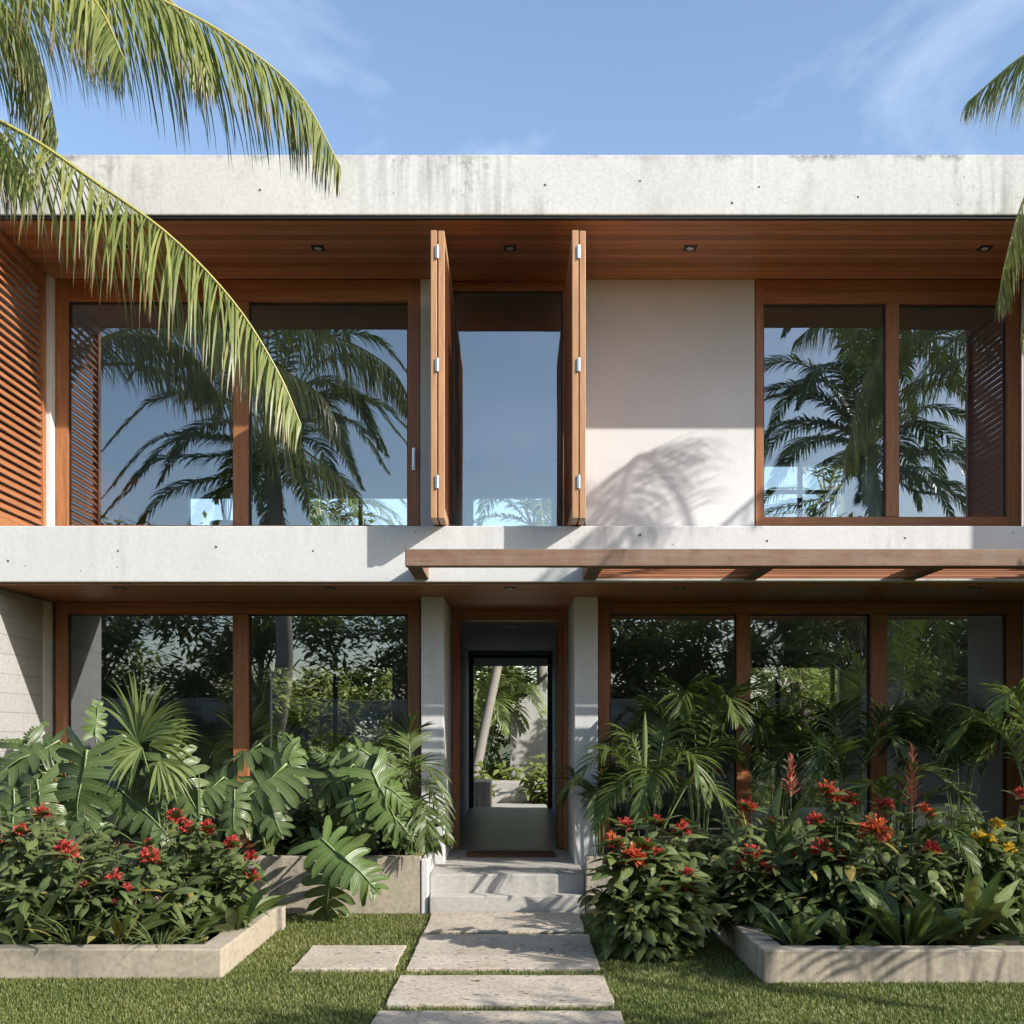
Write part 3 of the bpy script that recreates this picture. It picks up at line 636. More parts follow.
# ------------------------------------------------------------------ coconut palms in front
def trunk(mb, pts, r0, r1, k=12):
    c = curve(pts, 60); rad = np.linspace(r0, r1, 60) * (1 + .035 * (np.arange(60) % 3 == 0)); rad[:5] *= np.linspace(1.5, 1.05, 5); mb.tube(c, rad, k)
def cocopalm(base, crown, ctrls, label, n=120, Lmax=1.0, wid=.017, mat='coco', g=1.3, group=None, r=(.17, .12), seg=6, ang=(30, 66), lift=.15, bend=(0, 0), nuts=5, rr=.026, jit=.12):
    base = np.asarray(base, float); crown = np.asarray(crown, float); o = thing('coconut_palm', label, 'palm tree', tuple(base), group)
    t = MB(); trunk(t, [base, base * .6 + crown * .4 + np.array([bend[0], bend[1], 0]), crown - ZUP * .1], *r); t.build('trunk', M['trunk'], o, True, base)
    for ct in ctrls:
        m = MB(); q = ct[4] if len(ct) > 4 and isinstance(ct[4], dict) else {}
        frond(m, [p for p in ct if not isinstance(p, dict)], n, Lmax * U(.92, 1.06), wid, g=g, t0=.13, rr=rr, seg=seg, ang=ang, lift=lift, jit=jit); m.build('frond', [M[mat], M['rachis']], o, False, base)
    return o
def crownarcs(c, k, Lf, seed, up=(.2, 1.0)):
    rs = np.random.RandomState(seed); out = []
    for i in range(k):
        a = 2.399 * i + rs.uniform(-.2, .2); e = up[0] + (up[1] - up[0]) * ((i * .3819 * 1.7 + rs.rand() * .6) % 1); d = np.array([math.cos(a), math.sin(a), 0]); l = Lf * rs.uniform(.88, 1.08)
        h = l * .42 * e
        out.append([c + d * .05, c + d * l * .28 + ZUP * h * 1.0, c + d * l * .62 + ZUP * (h * 1.15 - l * .06), c + d * l * .9 + ZUP * (h * .75 - l * .30 * (1.3 - .6 * e))])
    return out
Yp = 8.85
cr = P(-300, 70, Yp)
A_ = lambda *q: [P(x, y, Yp + dy) for x, y, dy in q]
cocopalm((cr[0] - 1.6, Yp - .3, 0), cr, [
    A_((-300, 65, 0), (-170, -30, -.05), (-50, -58, -.1), (70, -38, -.15), (165, 2, -.1), (240, 44, 0), (300, 95, .1), (340, 166, .15)),
    A_((-300, 85, 0), (-180, 62, -.1), (-70, 92, -.2), (20, 132, -.3), (95, 182, -.35), (170, 236, -.4), (235, 304, -.4), (278, 372, -.38), (301, 425, -.35)),
    A_((-300, 75, 0), (-200, 10, .25), (-90, -20, .5), (0, 5, .7), (40, 60, .85), (58, 140, .9)),
    A_((-300, 65, 0), (-200, -30, -.3), (-90, -60, -.7), (20, -45, -1.0), (90, -5, -1.1), (125, 60, -1.2)),
    A_((-300, 65, .3), (-160, -60, .4), (10, -70, .5), (120, -30, .55), (185, 15, .6), (218, 72, .6)),
    A_((-300, 80, 0), (-210, 60, .2), (-110, 70, .4), (-20, 110, .5), (30, 180, .55)),
    A_((-310, 70, 0), (-390, -10, .2), (-490, -20, .3), (-570, 70, .3)),
    A_((-310, 70, 0), (-380, 90, .6), (-460, 160, 1.0), (-510, 280, 1.2)),
], 'coconut palm whose long fronds hang into the upper left corner', n=158, Lmax=1.08, wid=.0098, g=1.15, lift=-.62, jit=.2, ang=(28, 66))
Yq = 9.45
cq = P(1365, 100, Yq); B_ = lambda *q: [P(x, y, Yq + dy) for x, y, dy in q]
cocopalm((cq[0] + 1.2, Yq - .6, 0), cq, [
    B_((1365, 95, 0), (1240, 20, -.1), (1130, 10, -.1), (1070, 28, -.1), (1020, 58, -.05), (968, 102, 0)),
    B_((1365, 125, 0), (1240, 112, .35), (1120, 118, .65), (1062, 146, .8), (1026, 195, .9), (1006, 260, .95), (999, 300, .95)),
    B_((1365, 120, 0), (1250, 110, .1), (1140, 118, .2), (1080, 150, .25), (1045, 215, .3), (1028, 285, .3), (1022, 335, .3)),
    B_((1365, 105, 0), (1280, 90, -.4), (1180, 140, -.8), (1120, 250, -1.1)),
    B_((1365, 100, 0), (1430, 40, .2), (1520, 30, .4), (1600, 100, .5)),
    B_((1365, 100, 0), (1430, 100, .2), (1500, 150, .3), (1540, 260, .3)),
    B_((1365, 100, 0), (1370, 0, -.6), (1380, -40, -1.3), (1390, 10, -2.2)),
], 'coconut palm with frond tips hanging in from the right edge', n=112, Lmax=.84, wid=.0095, g=1.2, lift=-.3, jit=.17, ang=(28, 66))
# palms seen mirrored in the windows, across the garden behind the viewer
for (x, y, z, lb, sd) in ((-5.9, -3.2, 8.7, 'tall coconut palm mirrored in the upper left windows', 2), (8.5, -3.0, 8.6, 'tall coconut palm mirrored in the upper right windows', 5)):
    cocopalm((x - .25 if x < 0 else x + .4, y, 0), (x, y, z), crownarcs(np.array([x, y, z]), 40, 4.2, sd, (-.9, 1.9)), lb, n=90, Lmax=.72, wid=.025, mat='cocod', g=.9, r=(.26, .17), seg=4, bend=(.45, 0), group='palms mirrored in the windows')

# ------------------------------------------------------------------ beds, left
def stemtube(o, b, pts, r=.012, mat='stem', name='petiole'):
    m = MB(); c = curve(pts, 10); m.tube(c, np.linspace(r * 1.25, r * .8, 10), 6); return m.build(name, M[mat], o, True, b)
def monstplant(base, leaves, label):
    b = np.asarray(base, float); o = thing('monstera_plant', label, 'plant', tuple(b))
    for (bx, by, tx, ty, Y, dY, wd, mt, nh) in leaves:
        tx, ty = bx + (tx - bx) * .88, by + (ty - by) * .88; p0 = P(bx, by, Y); p1 = P(tx, ty, Y + dY); m = MB(); big = np.linalg.norm(p1 - p0) > .45
        if wd < 0: monstera(m, p0, p1, nh, -wd, 11, U(.3, .9), U(.2, .5), (.08, .2), (.5, .7))
        else: monstera(m, p0, p1, nh, wd * 1.12, random.choice((7, 8, 9)) if big else 6, U(.15, .85), U(.18, .5))
        lf = m.build('leaf', [M[mt], M['midrib']], o, True, b)
        mid = (b + p0) / 2 + np.array([0, .1, .22]); pm = MB(); pm.tube(curve([b, mid, p0], 12), np.linspace(.016, .009, 12), 6); q = pm.build('petiole', M['stem'], lf, True, b)
    return o
UPN = (0, -.75, .65)
monstplant((X(100, 10.6), 10.75, .3), [
    (88, 750, 70, 832, 10.2, -.1, 1.05, 'mon', (.1, -.8, .55)), (60, 742, -15, 770, 10.5, -.3, .85, 'mon', UPN),
    (165, 755, 205, 822, 10.4, -.15, .9, 'mon', (0, -.75, .6)), (95, 735, 100, 695, 10.9, .1, .7, 'monl', (.6, -.8, .2)), (25, 745, 50, 800, 10.7, -.2, .95, 'mon', (-.2, -.6, .8)), (120, 790, 175, 835, 10.5, -.3, .8, 'mon', UPN), (20, 775, -30, 825, 10.6, -.3, .9, 'mon', UPN), (40, 745, 90, 755, 10.8, -.2, -.75, 'monl', (0, -.6, .8)), (30, 740, -20, 735, 10.9, -.2, -.75, 'mon', (0, -.5, .9)), (25, 742, 45, 715, 11.0, .1, -.7, 'mon', (0, -.7, .7)), (70, 795, 105, 845, 10.3, -.2, .9, 'mon', UPN), (38, 780, 42, 852, 10.2, -.2, .9, 'mon', (0, -.85, .5)), (15, 790, 10, 855, 10.25, -.2, .85, 'mon', (0, -.85, .5))],
    'monstera with dark split leaves at the far left, beside the concrete wall')
monstplant((X(265, 10.8), 10.95, .47), [
    (288, 765, 205, 822, 10.5, -.15, .98, 'mon', (.1, -.7, .7)), (262, 745, 205, 768, 10.7, 0, .75, 'mon', (0, -.6, .8)), (225, 778, 170, 812, 10.5, -.2, .85, 'mon', UPN), (262, 790, 285, 838, 10.5, -.2, .9, 'mon', (.1, -.8, .6)), (235, 790, 232, 835, 10.45, -.2, .9, 'mon', UPN), (285, 750, 300, 792, 10.7, -.2, .85, 'monl', UPN)],
    'monstera with broad hanging leaves under the left window mullion')
monstplant((X(318, 10.75), 10.95, .47), [
    (322, 840, 386, 888, 10.2, -.25, .86, 'monl', (.25, -.85, .5)), (335, 850, 322, 926, 10.35, -.12, 1.0, 'mon', (0, -.98, .1)), (300, 755, 283, 725, 10.8, .1, .62, 'monl', (.5, -.8, .3)),
    (330, 765, 350, 735, 10.8, .1, .8, 'monl', UPN), (355, 765, 300, 800, 10.6, 0, .9, 'mon', UPN), (372, 772, 412, 845, 10.5, -.1, .8, 'monl', (.2, -.8, .5)), (360, 750, 418, 775, 10.7, 0, .85, 'mon', UPN), (340, 800, 385, 850, 10.7, 0, .7, 'mon', UPN), (345, 760, 395, 745, 10.8, -.1, -.7, 'mon', (0, -.6, .8)), (355, 770, 418, 800, 10.6, -.2, -.7, 'monl', (0, -.7, .7)), (350, 775, 360, 830, 10.6, -.2, .85, 'mon', UPN), (335, 765, 310, 740, 10.9, 0, -.75, 'mon', (0, -.6, .8)), (365, 790, 420, 835, 10.6, -.2, -.7, 'mon', UPN)],
    'large monstera spilling over the tall planter wall left of the steps')
# fan palm
b = np.array([X(163, 10.4), 10.4, .2]); o = thing('fan_palm', 'young fan palm with one bright pleated leaf before the left window', 'palm', tuple(b))
for (hx, hy, dx, dy_, n, l, sp, Y) in ((139, 742, 16, -50, 30, .66, 58, 10.35), (142, 748, -40, 14, 18, .46, 62, 10.3), (150, 745, 50, -14, 14, .5, 34, 10.45), (160, 760, 25, 34, 14, .42, 50, 10.3)):
    h = P(hx, hy, Y); m = MB(); fan(m, h, (dx, -6, -dy_), n, l, .021, sp, (-.25, -1, .45), .5); lf = m.build('leaf', M['fan'], o, False, b); stemtube(lf, b, [b, (b + h) / 2 + np.array([.05, 0, .1]), h], .009)
# paddle leaf
strapplant(206, 10.6, .4, 3, .95, .15, 'upright paddle leaved plant between the monsteras before the left window', elev=(4, 7), g=.3, name='paddle_leaf_plant')
# leafy shrubs with red heads
shrub(45, 8.55, 815, [(41, 813, 0, 1.1), (20, 832, -.1, 1.0), (66, 852, -.2, 1.35), (0, 845, .1, .8)], 'red flowering shrub at the far left of the left bed', .55, 700, ll=.16)
shrub(120, 8.5, 825, [(150, 858, -.1, 1.05), (113, 878, -.2, .85), (88, 888, -.2, .75), (128, 889, -.25, .75), (118, 903, -.3, .65), (148, 843, .1, .6)], 'red flowering shrub with five small dark heads in the left bed', .5, 700, mat='shrubd', ll=.15)
shrub(205, 8.9, 815, [(175, 818, .1, 1.0), (188, 832, 0, 1.1), (206, 830, 0, .95), (232, 846, -.1, 1.35), (250, 858, -.1, .95), (252, 877, -.15, .8)], 'red flowering shrub at the right end of the left bed', .45, 620, ll=.17)
strapplant(192, 8.5, .15, 26, .52, .09, 'clump of broad pale leaves at the corner of the left kerb', g=1.2)
strapplant(235, 8.75, .15, 18, .55, .09, 'broad leaved clump leaning over the side of the left kerb', g=1.3)
strapplant(120, 8.25, .15, 22, .5, .07, 'broad leaved clump behind the middle of the left kerb', g=1.2, mat='shrub')
strapplant(20, 8.25, .15, 22, .55, .075, 'broad leaved clump at the left end of the left kerb', g=1.2, mat='shrub')
GP = ((0, .8), (.4, 1), (.8, .5), (1, .05))
strapplant(75, 8.2, .15, 60, .5, .012, 'tuft of thin arching grass behind the left kerb', g=1.6, name='grass_tuft', prof=GP, elev=(.8, 3))
strapplant(160, 8.2, .15, 40, .4, .012, 'small tuft of thin grass near the left kerb corner', g=1.6, name='grass_tuft', prof=GP, elev=(.8, 3))
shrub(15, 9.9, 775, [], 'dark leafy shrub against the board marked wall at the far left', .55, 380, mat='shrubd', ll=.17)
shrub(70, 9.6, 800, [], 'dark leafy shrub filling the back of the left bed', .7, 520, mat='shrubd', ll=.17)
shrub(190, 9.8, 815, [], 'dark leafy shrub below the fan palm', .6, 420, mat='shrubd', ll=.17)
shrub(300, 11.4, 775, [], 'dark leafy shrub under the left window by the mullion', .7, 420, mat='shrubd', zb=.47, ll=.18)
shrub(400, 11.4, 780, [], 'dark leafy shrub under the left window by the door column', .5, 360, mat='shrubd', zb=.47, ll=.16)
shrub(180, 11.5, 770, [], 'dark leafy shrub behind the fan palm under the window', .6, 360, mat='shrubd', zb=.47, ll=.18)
b = np.array([X(410, 11.1), 11.1, .47])
featherpalm(b, [[b, P(415, 790, 11.0), P(432, 790, 10.9), P(449, 838, 10.75)], [b, P(412, 775, 11.0), P(425, 765, 10.9), P(447, 800, 10.8)], [b, P(405, 770, 11.1), P(395, 752, 11.1), P(372, 765, 11.0)], [b, P(410, 760, 11.1), P(408, 735, 11.2), P(415, 715, 11.2)], [b, P(400, 790, 10.9), P(385, 780, 10.7), P(372, 820, 10.6)], [b, P(418, 800, 10.9), P(425, 815, 10.7), P(425, 850, 10.6)]],
            'slender feather palm beside the left door column', n=22, wid=.013, Lmax=.36)
# ------------------------------------------------------------------ beds, right
def px3(*q): return [P(*a) for a in q]
b = np.array([X(650, 10.9), 10.9, .47])
featherpalm(b, [px3((650, 850, 10.9), (630, 770, 10.7), (605, 752, 10.5), (562, 795, 10.3)), px3((650, 850, 10.9), (640, 790, 10.6), (620, 785, 10.4), (596, 830, 10.2)), px3((652, 850, 10.9), (668, 770, 10.6), (690, 757, 10.4), (706, 800, 10.3)),
                px3((652, 850, 10.9), (655, 780, 10.6), (650, 775, 10.3), (640, 820, 10.1)), px3((655, 850, 10.9), (680, 790, 10.7), (710, 790, 10.5), (750, 830, 10.4)), px3((650, 850, 10.9), (660, 760, 11), (668, 725, 11.1), (690, 700, 11.2)), px3((652, 850, 10.9), (640, 760, 11.1), (625, 735, 11.2), (600, 745, 11.3)), px3((652, 850, 10.9), (690, 780, 11.1), (712, 750, 11.2), (745, 765, 11.3))],
            'arching feather palm beside the right door column', n=34, wid=.013, Lmax=.42, g=.8)
m = MB(); leaf(m, P(645, 770, 10.8), (.0, 0, 1), .55, .055, 0, rnd=.6, up=(0, -1, 0), prof=((0, .6), (.5, 1), (.85, .6), (1, .05)), fold=.8); q = m.build('spear_leaf', M['fan'], o := thing('spear_shoot', 'single upright unopened palm spear by the right window', 'plant', tuple(P(645, 850, 10.8))), True, P(645, 850, 10.8)); stemtube(o, P(645, 850, 10.8), [P(647, 850, 10.8), P(646, 810, 10.8), P(645, 768, 10.8)], .014, name='stalk')
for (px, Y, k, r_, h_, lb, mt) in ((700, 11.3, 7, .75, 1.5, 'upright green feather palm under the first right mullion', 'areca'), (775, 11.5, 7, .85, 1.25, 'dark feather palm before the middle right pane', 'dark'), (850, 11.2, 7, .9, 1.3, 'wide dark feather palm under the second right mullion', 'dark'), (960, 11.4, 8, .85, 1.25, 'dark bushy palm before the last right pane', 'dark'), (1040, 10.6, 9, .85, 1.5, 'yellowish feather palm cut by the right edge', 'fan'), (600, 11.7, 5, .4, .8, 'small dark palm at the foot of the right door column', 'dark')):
    b = np.array([X(px, Y), Y, .47]); featherpalm(b, arcs(b, k, r_, h_, .25, None, a0=U(0, 6)), lb, mat=mt, n=30, wid=.014, Lmax=.45, g=.5)
b = np.array([X(895, 9.3), 9.3, .15])
featherpalm(b, [px3((895, 900, 9.3), (900, 800, 9.2), (925, 770, 9.0), (968, 800, 8.9)), px3((895, 900, 9.3), (885, 800, 9.2), (868, 785, 9.1), (850, 815, 9)), px3((895, 900, 9.3), (910, 820, 9.1), (950, 790, 9.0), (985, 830, 8.8)), px3((895, 900, 9.3), (875, 840, 9.0), (850, 830, 8.8), (825, 860, 8.6)), px3((895, 900, 9.3), (925, 840, 9.0), (950, 830, 8.7), (975, 870, 8.5))],
            'low feather palm with arching leaves amid the right bed', n=22, wid=.017, Lmax=.3, g=.5, mat='areca')
shrub(650, 8.75, 825, [(626, 826, -.05, 1.0), (613, 843, -.15, 1.25, 'orange'), (612, 862, -.2, 1.1), (632, 858, -.25, 1.3, 'orange'), (644, 846, -.1, 1.0, 'orange'), (657, 855, -.2, .8), (681, 830, 0, 1.05), (657, 822, .15, .7), (688, 873, -.2, .75), (690, 889, -.25, .85), (661, 893, -.3, .8)],
      'tall shrub with orange red heads beside the path, right of the steps', .50, 1050, col='red', mat='shrub', ll=.19, zb=.0, hr=.055, lw=.4, stems=34)
shrub(752, 8.95, 815, [(748, 808, 0, 1.0), (752, 855, -.2, 1.1), (741, 868, -.2, .85), (765, 873, -.2, .9), (772, 822, .1, .6)], 'dark leaved red flowering shrub second from the path in the right bed', .45, 700, mat='shrub', ll=.17)
shrub(828, 8.75, 800, [(822, 850, -.2, 1.25), (838, 857, -.15, .8), (826, 792, .1, 1.0, 'orange'), (836, 800, .1, .9, 'orange'), (848, 801, .1, .9), (815, 822, 0, .8), (795, 860, 0, .6)], 'red flowering shrub with heads at two heights in the middle of the right bed', .5, 760, mat='shrubd', ll=.17)
shrub(915, 8.7, 830, [(875, 832, -.2, 1.35, 'orange'), (927, 813, 0, .8, 'orange'), (931, 851, -.1, .8), (885, 807, .1, .9)], 'shrub carrying one round orange head, right of centre in the right bed', .45, 520, mat='shrub', ll=.17)
shrub(1000, 9.0, 800, [(1022, 797, 0, .8), (985, 842, -.25, 1.15, 'yellow'), (997, 826, -.2, .85, 'yellow'), (975, 838, -.2, .7, 'yellow'), (1008, 850, -.3, .8, 'yellow')], 'shrub with yellow heads at the right edge of the right bed', .5, 640, mat='shrub', ll=.17)
strapplant(790, 9.05, .15, 22, .75, .075, 'bromeliad with a coral spike left of centre in the right bed', mat='dark', elev=(1, 4), g=.9, heads=[(791, 797, 0, .085, .33)], col='coral', name='bromeliad')
strapplant(912, 9.1, .15, 24, .7, .075, 'bromeliad with the tallest coral spike in the right bed', elev=(1, 3), g=.9, heads=[(912, 812, -.1, .11, .52)], col='coral', name='bromeliad')
for px, Y, k, l, wd, lb in ((905, 8.2, 24, .6, .12, 'broad pale leaved clump behind the right kerb, under the orange head'), (965, 8.3, 24, .66, .13, 'broad pale leaved clump behind the right kerb, under the yellow heads'), (1030, 8.25, 22, .7, .13, 'broad leaved clump at the right edge behind the kerb'), (850, 8.2, 18, .42, .09, 'small broad leaved clump behind the middle of the right kerb'), (795, 8.25, 16, .42, .085, 'small dark clump near the right kerb corner')):
    strapplant(px, Y, .15, k, l, wd, lb, g=1.0, mat='strap' if px > 860 else 'shrubd', elev=(.6, 2.8))
strapplant(1003, 9.5, .2, 7, .95, .14, 'tall grey green paddle leaves standing behind the yellow flowers', elev=(2.5, 5), g=.7, name='paddle_leaf_plant')
strapplant(757, 9.9, .2, 7, 1.1, .13, 'upright dark paddle leaves behind the coral spike', elev=(3, 6), g=.5, name='paddle_leaf_plant', mat='shrubd')
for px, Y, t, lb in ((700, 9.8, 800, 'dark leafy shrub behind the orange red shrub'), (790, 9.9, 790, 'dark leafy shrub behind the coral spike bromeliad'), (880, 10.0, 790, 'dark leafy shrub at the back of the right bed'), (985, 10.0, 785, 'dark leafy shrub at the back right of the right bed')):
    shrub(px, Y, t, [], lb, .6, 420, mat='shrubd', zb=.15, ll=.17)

# ------------------------------------------------------------------ lawn
def lawn():
    n = 330000; rs = np.random.RandomState(11)
    y = 6.3 + (YF - .1 - 6.3) * rs.rand(n) ** 1.25; x = (rs.rand(n) - .5) * 2 * (y * .46 + 1.0)
    keep = np.ones(n, bool)
    for (a, b_, c, d) in ((-.76, .60, gy(931), YF), (sx0, sx1, gy(968), gy(934)), (-.79, .62, gy(1004), gy(975)), (-.82, .64, 6.0, gy(1010.5)), (-1.58, -.85, gy(968), gy(945)), (-7, -2.0, 7.93, 11), (1.68, 7, 7.79, 11), (-.8, .67, YF - .14, 12)):
        e = rs.uniform(.0, .045, n); keep &= ~((x > a + e) & (x < b_ - e) & (y > c + e) & (y < d - e))
    x, y = x[keep], y[keep]; n = len(x); h = rs.uniform(.014, .036, n); a = rs.rand(n) * 2 * math.pi; ln = rs.uniform(.1, .8, n) * h; wdt = rs.uniform(.002, .0042, n)
    dx, dy = np.cos(a), np.sin(a); wx_, wy_ = -dy * wdt, dx * wdt; z0 = np.full(n, .0)
    V = np.stack([np.stack([x - wx_, y - wy_, z0], 1), np.stack([x + wx_, y + wy_, z0], 1), np.stack([x + dx * ln * .45 + wx_ * .8, y + dy * ln * .45 + wy_ * .8, h * .65], 1), np.stack([x + dx * ln * .45 - wx_ * .8, y + dy * ln * .45 - wy_ * .8, h * .65], 1), np.stack([x + dx * ln, y + dy * ln, h], 1)], 1).reshape(-1, 3)
    me = bpy.data.meshes.new('lawn_grass'); me.vertices.add(5 * n); me.vertices.foreach_set('co', V.ravel().astype(np.float32))
    k = np.arange(n)[:, None] * 5; q = (k + np.array([[0, 1, 2, 3]])); t = (k + np.array([[3, 2, 4]])); idx = np.concatenate([q, t], 1).ravel().astype(np.int32)
    me.loops.add(7 * n); me.loops.foreach_set('vertex_index', idx); me.polygons.add(2 * n)
    ls = (np.arange(n)[:, None] * 7 + np.array([[0, 4]])).ravel().astype(np.int32); me.polygons.foreach_set('loop_start', ls); me.update(calc_edges=True); me.uv_layers.new(name='UVMap')
    pat = .5 + .25 * np.sin(x * 2.3 + 1.3 * np.sin(y * 3.1)) * np.cos(y * 2.9 + x); r = np.clip(pat * .5 + rs.normal(.1, .17, n) + (rs.rand(n) < .05) * .6, 0, 1)
    at = me.attributes.new('rnd', 'FLOAT', 'POINT'); at.data.foreach_set('value', np.repeat(r, 5).astype(np.float32)); me.materials.append(M['grass'])
    o = bpy.data.objects.new('lawn_grass', me); C.objects.link(o); tag(o, 'short clipped green lawn around the stepping stones', 'grass', kind='stuff')
lawn()

# ------------------------------------------------------------------ trees beyond, and behind the viewer
def tree(x, y, h, r, label, nleaf=4200, seed=1, mat='tree', group=None, ls=.16, low=.3):
    rs = np.random.RandomState(seed); random.seed(seed); b = np.array([x, y, 0.]); o = thing('garden_tree', label, 'tree', tuple(b), group)
    t = MB(); top = b + np.array([rs.uniform(-.3, .3), rs.uniform(-.3, .3), h * .62]); t.tube(curve([b, (b + top) / 2 + rs.uniform(-.15, .15, 3), top], 10), np.linspace(.16, .07, 10), 8)
    cl = []
    for i in range(26):
        a = rs.rand() * 6.283; q = math.sqrt(rs.rand()); zz = low + (1 - low) * rs.rand(); sc = math.sin(math.pi * min(1, max(.12, (zz - low) / (1 - low) * .8 + .2))) ** .6
        c = b + np.array([math.cos(a) * q * r * sc, math.sin(a) * q * r * sc, h * zz]); cl.append((c, r * rs.uniform(.2, .4)))
        t.tube(curve([b + (top - b) * rs.uniform(.4, .95), (c + top) / 2 - ZUP * .1, c], 5), np.linspace(.04, .008, 5), 5)
    t.build('trunk', M['bark'], o, True, b); m = MB()
    for i in range(nleaf):
        c, q = cl[rs.randint(len(cl))]; d = rs.normal(0, 1, 3); d /= np.linalg.norm(d); p = c + d * q * rs.rand() ** .4 * np.array([1, 1, .75])
        leaf(m, p, (d[0] + rs.uniform(-.5, .5), d[1] + rs.uniform(-.5, .5), rs.uniform(-.6, .5)), ls * rs.uniform(.6, 1.2), ls * .42, .6, seg=2, fold=.2, prof=((0, .2), (.5, 1), (1, .05)), rnd=rs.rand())
    m.build('crown', M[mat], o, False, b); return o
def dup(o, loc, label, sc=1., rz=0):
    c = o.copy(); C.objects.link(c); c.location = loc; c.scale = (sc, sc, sc); c.rotation_euler = (0, 0, rz); c['label'] = label
    for k in o.children:
        q = k.copy(); C.objects.link(q); q.parent = c
    return c
tb = tree(-7.5, -9.5, 7.2, 2.9, 'bushy tree behind the garden wall, mirrored in the lower left window', 7500, 3, ls=.34, low=.18, group='garden trees mirrored in the lower windows')
for i, (x, y, s, lb) in enumerate(((-3.2, -10, .85, 'small tree behind the garden wall, mirrored left of the door'), (1.6, -10, 1.05, 'rounded tree behind the garden wall, mirrored right of the door'), (6.6, -9.6, .9, 'tree behind the garden wall, mirrored in the first right pane'), (11.0, -9.0, 1.1, 'tall tree behind the garden wall, mirrored in the middle right pane'), (15.5, -8.5, 1.0, 'tree behind the garden wall, mirrored in the last right pane'), (-12.5, -9, 1.1, 'tree behind the garden wall, mirrored at the far left'), (-.8, -11.5, .95, 'tree set back behind the garden wall, mirrored beside the left door column'), (4.0, -11.5, .95, 'tree set back behind the garden wall, mirrored beside the right door column'), (13.4, -11, 1.05, 'tree set back behind the garden wall, mirrored under the second right mullion'), (8.8, -11.3, .9, 'low tree set back behind the garden wall, mirrored under the first right mullion'), (-9.3, -5.6, .38, 'low bush before the garden wall, mirrored at the left of the lower left window'), (-6.9, -5.4, .46, 'bush before the garden wall, mirrored left of the left mullion'), (-2.6, -5.5, .36, 'small bush before the garden wall, mirrored beside the left column'), (5.6, -5.6, .33, 'small bush before the garden wall, mirrored left of the first right mullion'), (8.7, -5.5, .48, 'bush before the garden wall, mirrored in the middle right pane'), (12.6, -5.3, .5, 'bush before the garden wall, mirrored in the last right pane'))):
    dup(tb, (x, y, 0), lb, s, i * 1.1)
gw = boxpart('garden_wall', M['gwall'], None, [(-22, 22, -7.2, -7.0, .001, 2.55), (-22, 22, -7.24, -6.96, 2.551, 2.61)], .01); tag(gw, 'long white garden wall mirrored in the lower windows', 'wall')
tsh = tree(7.2, 1.6, 5.4, 1.7, 'leafy tree standing in the side garden, shading the front lawn', 2600, 9, ls=.2, low=.45)
for (x, y, k, r_, h_, lb) in ((5.3, 6.4, 5, 1.5, 2.6, 'thin young feather palm out of frame right, shading the right kerb'), (5.7, 7.9, 4, 1.8, 3.3, 'clumping feather palm out of frame right, mirrored in the last right pane'), (7.6, 8.9, 5, 1.8, 3.9, 'taller clumping feather palm beside the right kerb, mirrored at the far right')):
    random.seed(int(x * 7)); b = np.array([x, y, 0.]); featherpalm(b, arcs(b, k, r_, h_, .9, None), lb, mat='areca', n=40, wid=.02, Lmax=.6, g=.6)
# rear garden seen through the house
t2 = tree(-4.0, 28.5, 6.5, 2.7, 'sunlit tree behind the house, seen through the lower left room', 7500, 5, mat='treel', group='trees in the rear garden', ls=.3, low=.05)
for i, (x, y, s, lb) in enumerate(((-1.2, 31.5, 1.0, 'tree behind the house, seen left in the doorway view'), (2.0, 33, 1.1, 'tree behind the house, seen right in the doorway view'), (-8, 29, 1.0, 'tree behind the house, far left of the rear garden'), (-5.6, 26.5, .8, 'smaller bright tree behind the house, left of the lower left room view'), (-2.8, 27.2, .75, 'smaller bright tree behind the house, right of the lower left room view'), (6.6, 26.6, .8, 'smaller bright tree close behind the right room'), (8.5, 28.0, .95, 'tree behind the house, seen through the right room'), (11.5, 30, 1.1, 'tree behind the house, far right of the rear garden'), (-6.2, 33, 1.1, 'tall tree at the back of the rear garden, left'), (5.3, 34, 1.1, 'tall tree at the back of the rear garden, right'))):
    dup(t2, (x, y, 0), lb, s, i * 1.7 + .5)
c0 = P(470 + 12, 640, 27.0); c0 = np.array([.0, 27.5, 5.2])
cocopalm((-1.05, 26.5, .0), c0, crownarcs(c0, 13, 3.2, 8, (-.6, .8)), 'leaning palm framed by the open rear doorway', n=54, Lmax=.7, wid=.024, mat='fan', g=1.0, r=(.13, .10), seg=4)
for x, y, lb in ((-1.2, 24.6, 'low sunlit shrub left in the doorway view'), (.85, 25.4, 'low shrub right in the doorway view'), (1.4, 27.2, 'taller shrub before the sloping white wall'), (.2, 27.6, 'shrub at the foot of the leaning palm'), (-1.9, 27.0, 'broad shrub behind the left of the rear path')):
    random.seed(int(x * 10)); shrub(VX + x * F / y, y, VY + (E - 1.35) * F / y, [], lb, .8, 420, mat='treel', zb=0, ll=.26)
b = np.array([-.9, 28.5, 0.]); featherpalm(b, arcs(b, 12, 1.9, 2.6, .9, None), 'bright feather palm beyond the rear doorway', mat='fan', n=34, wid=.025, Lmax=.7)
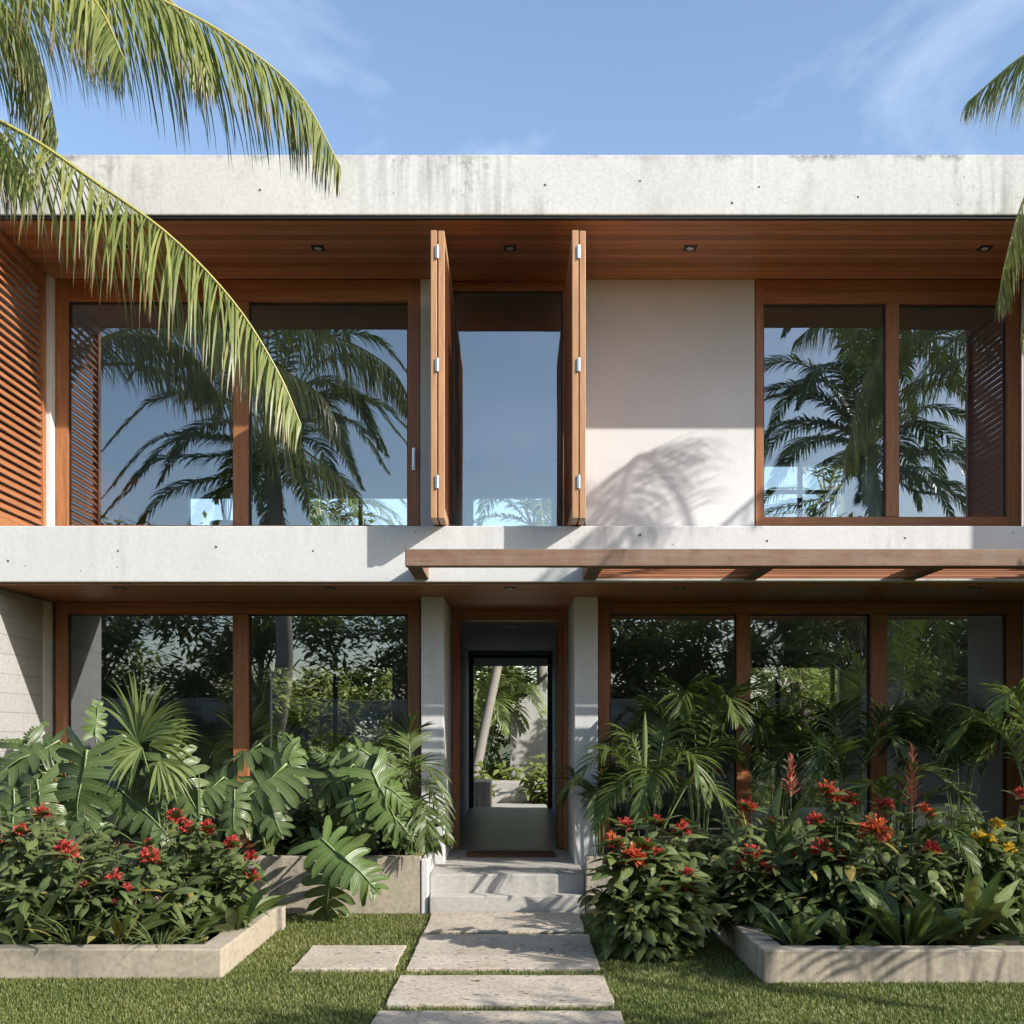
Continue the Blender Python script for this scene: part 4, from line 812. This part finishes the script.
for x, y, z, lb, sd in ((-4.6, 27.5, 6.6, 'rear palm whose top shows low in the upper left window', 12), (.5, 29.5, 7.0, 'rear palm whose top shows low in the upper middle window', 14), (7.6, 28.0, 7.4, 'rear palm whose top shows in the upper right window', 17)):
    c_ = np.array([x, y, z]); cocopalm((x + .4, y + .3, 0), c_, crownarcs(c_, 16, 2.6, sd, (-.6, 1.3)), lb, n=40, Lmax=.6, wid=.024, mat='cocod', g=.9, r=(.16, .11), seg=4)
gs = boxpart('garden_steps', M['step'], None, [(-.5, .75, 25.52, 26.3, .002, .34), (-.55, .8, 26.302, 27.4, .002, .55)], .01); tag(gs, 'pale concrete steps rising in the rear garden, seen through the doorway', 'steps')
rp_ = boxpart('path', M['step'], None, [(-.95, .7, YR + .2, 25.5, .004, .12)], .01); tag(rp_, kind='structure')
m = MB(); x_ = ((-.1, 29.0), (2.4, 29.6)); m.add([(a, y + d, z) for d in (0, .18) for (a, y), zt in zip(x_, (2.2, 4.6)) for z in (.001, zt)], [(0, 2, 3, 1), (4, 5, 7, 6), (1, 3, 7, 5), (0, 1, 5, 4), (2, 6, 7, 3)])
tag(m.build('ramp_wall', M['gwall'], bevel=.01), 'sloping white wall in the rear garden, seen through the doorway', 'wall')
planter('low stone planter beside the rear path', [(-.78, -.46, 22.6, 24.0, .121, .72)], None)

for (x, y, z, d, lb, cat, L_) in ((-.3, 7.75, .037, (1, -.4, .03), 'small brown leaf lying on the pitted stone slab', 'dry leaf', .09), (.3, 8.8, .037, (-.4, 1, .03), 'small brown leaf lying on the deepest stone slab', 'dry leaf', .08)):
    m = MB(); leaf(m, (x, y, z), d, L_, L_ * .34, -.3, rnd=.3, up=(0, -.5, 1), fold=.35); o = m.build('fallen_leaf', M['deadleaf'], None, True, (x, y, z)); o.location = (x, y, z); tag(o, lb, cat)
# ------------------------------------------------------------------ rooms
def sideboard(x, y, z, label):
    o = thing('sideboard', label, 'sideboard', (x, y, z)); m = MB(); m.box(-.8, .8, -.22, .22, .12, .78); m.build('cabinet', M['inwall'], o, bevel=.01)
    for q in (-.4, .4):
        d = MB(); d.box(q - .38, q + .38, -.24, -.221, .15, .75); d.build('door', M['inwall'], o, bevel=.004)
    for a in (-.72, .72):
        for b_ in (-.16, .16): k = MB(); k.tube([(a, b_, .12), (a * 1.03, b_ * 1.1, 0)], [.02, .014], 8); k.build('leg', M['woodz'], o)
    return o
sideboard(-3.5, 16.8, ZP + .002, 'pale sideboard standing inside the lower left room')
def chair(x, y, z, label, rz):
    o = thing('armchair', label, 'armchair', (x, y, z)); o.rotation_euler.z = rz; cu = plain('orange upholstery', (.42, .11, .04), .8)
    m = MB(); m.box(-.33, .33, -.32, .32, .30, .46); m.build('seat', cu, o, bevel=.05)
    m = MB(); a = np.linspace(-1.9, 1.9, 15) ; V = []
    for q in a:
        for rr in (.36, .43):
            for zz in (.40, .98 - .12 * abs(q) / 1.9): V.append((rr * math.sin(q), rr * math.cos(q) * .95, zz))
    fs = []
    for i in range(14):
        k = 4 * i; fs += [(k, k + 1, k + 5, k + 4), (k + 2, k + 6, k + 7, k + 3), (k + 1, k + 3, k + 7, k + 5), (k, k + 4, k + 6, k + 2)]
    fs += [(0, 2, 3, 1), (56, 57, 59, 58)]; m.add(V, fs); m.build('backrest', cu, o, True, bevel=0)
    for p in (-.26, .26):
        for q in (-.25, .25): k = MB(); k.tube([(p, q, .30), (p * 1.1, q * 1.1, 0)], [.02, .013], 8); k.build('leg', M['woodz'], o)
chair(-4.75, 13.9, 3.823, 'orange tub armchair behind the upper left window', 2.6)
def potplant(x, y, z, label, h=1.2, mat='dark', r_=.6, k=9):
    o = thing('potted_plant', label, 'potted plant', (x, y, z)); m = MB(); c = [(0, 0, t) for t in (0, .02, .3, .36)]; m.tube(c, [.13, .15, .2, .19], 16); m.build('pot', M['black'], o, True)
    f = MB(); b_ = np.array([0, 0, .34])
    for ct in arcs(b_, k, r_, h, .3, None): frond(f, ct, 20, .34, .018, g=.6, t0=.3, rr=.006)
    f.build('foliage', [M[mat], M['stem']], o); return o
potplant(4.3, 18.2, ZP, 'dark palm in a black pot inside the right room', 1.1, r_=.7)
potplant(-3.4, 13.6, 3.823, 'potted palm behind the upper left window', .7, 'areca', .45)
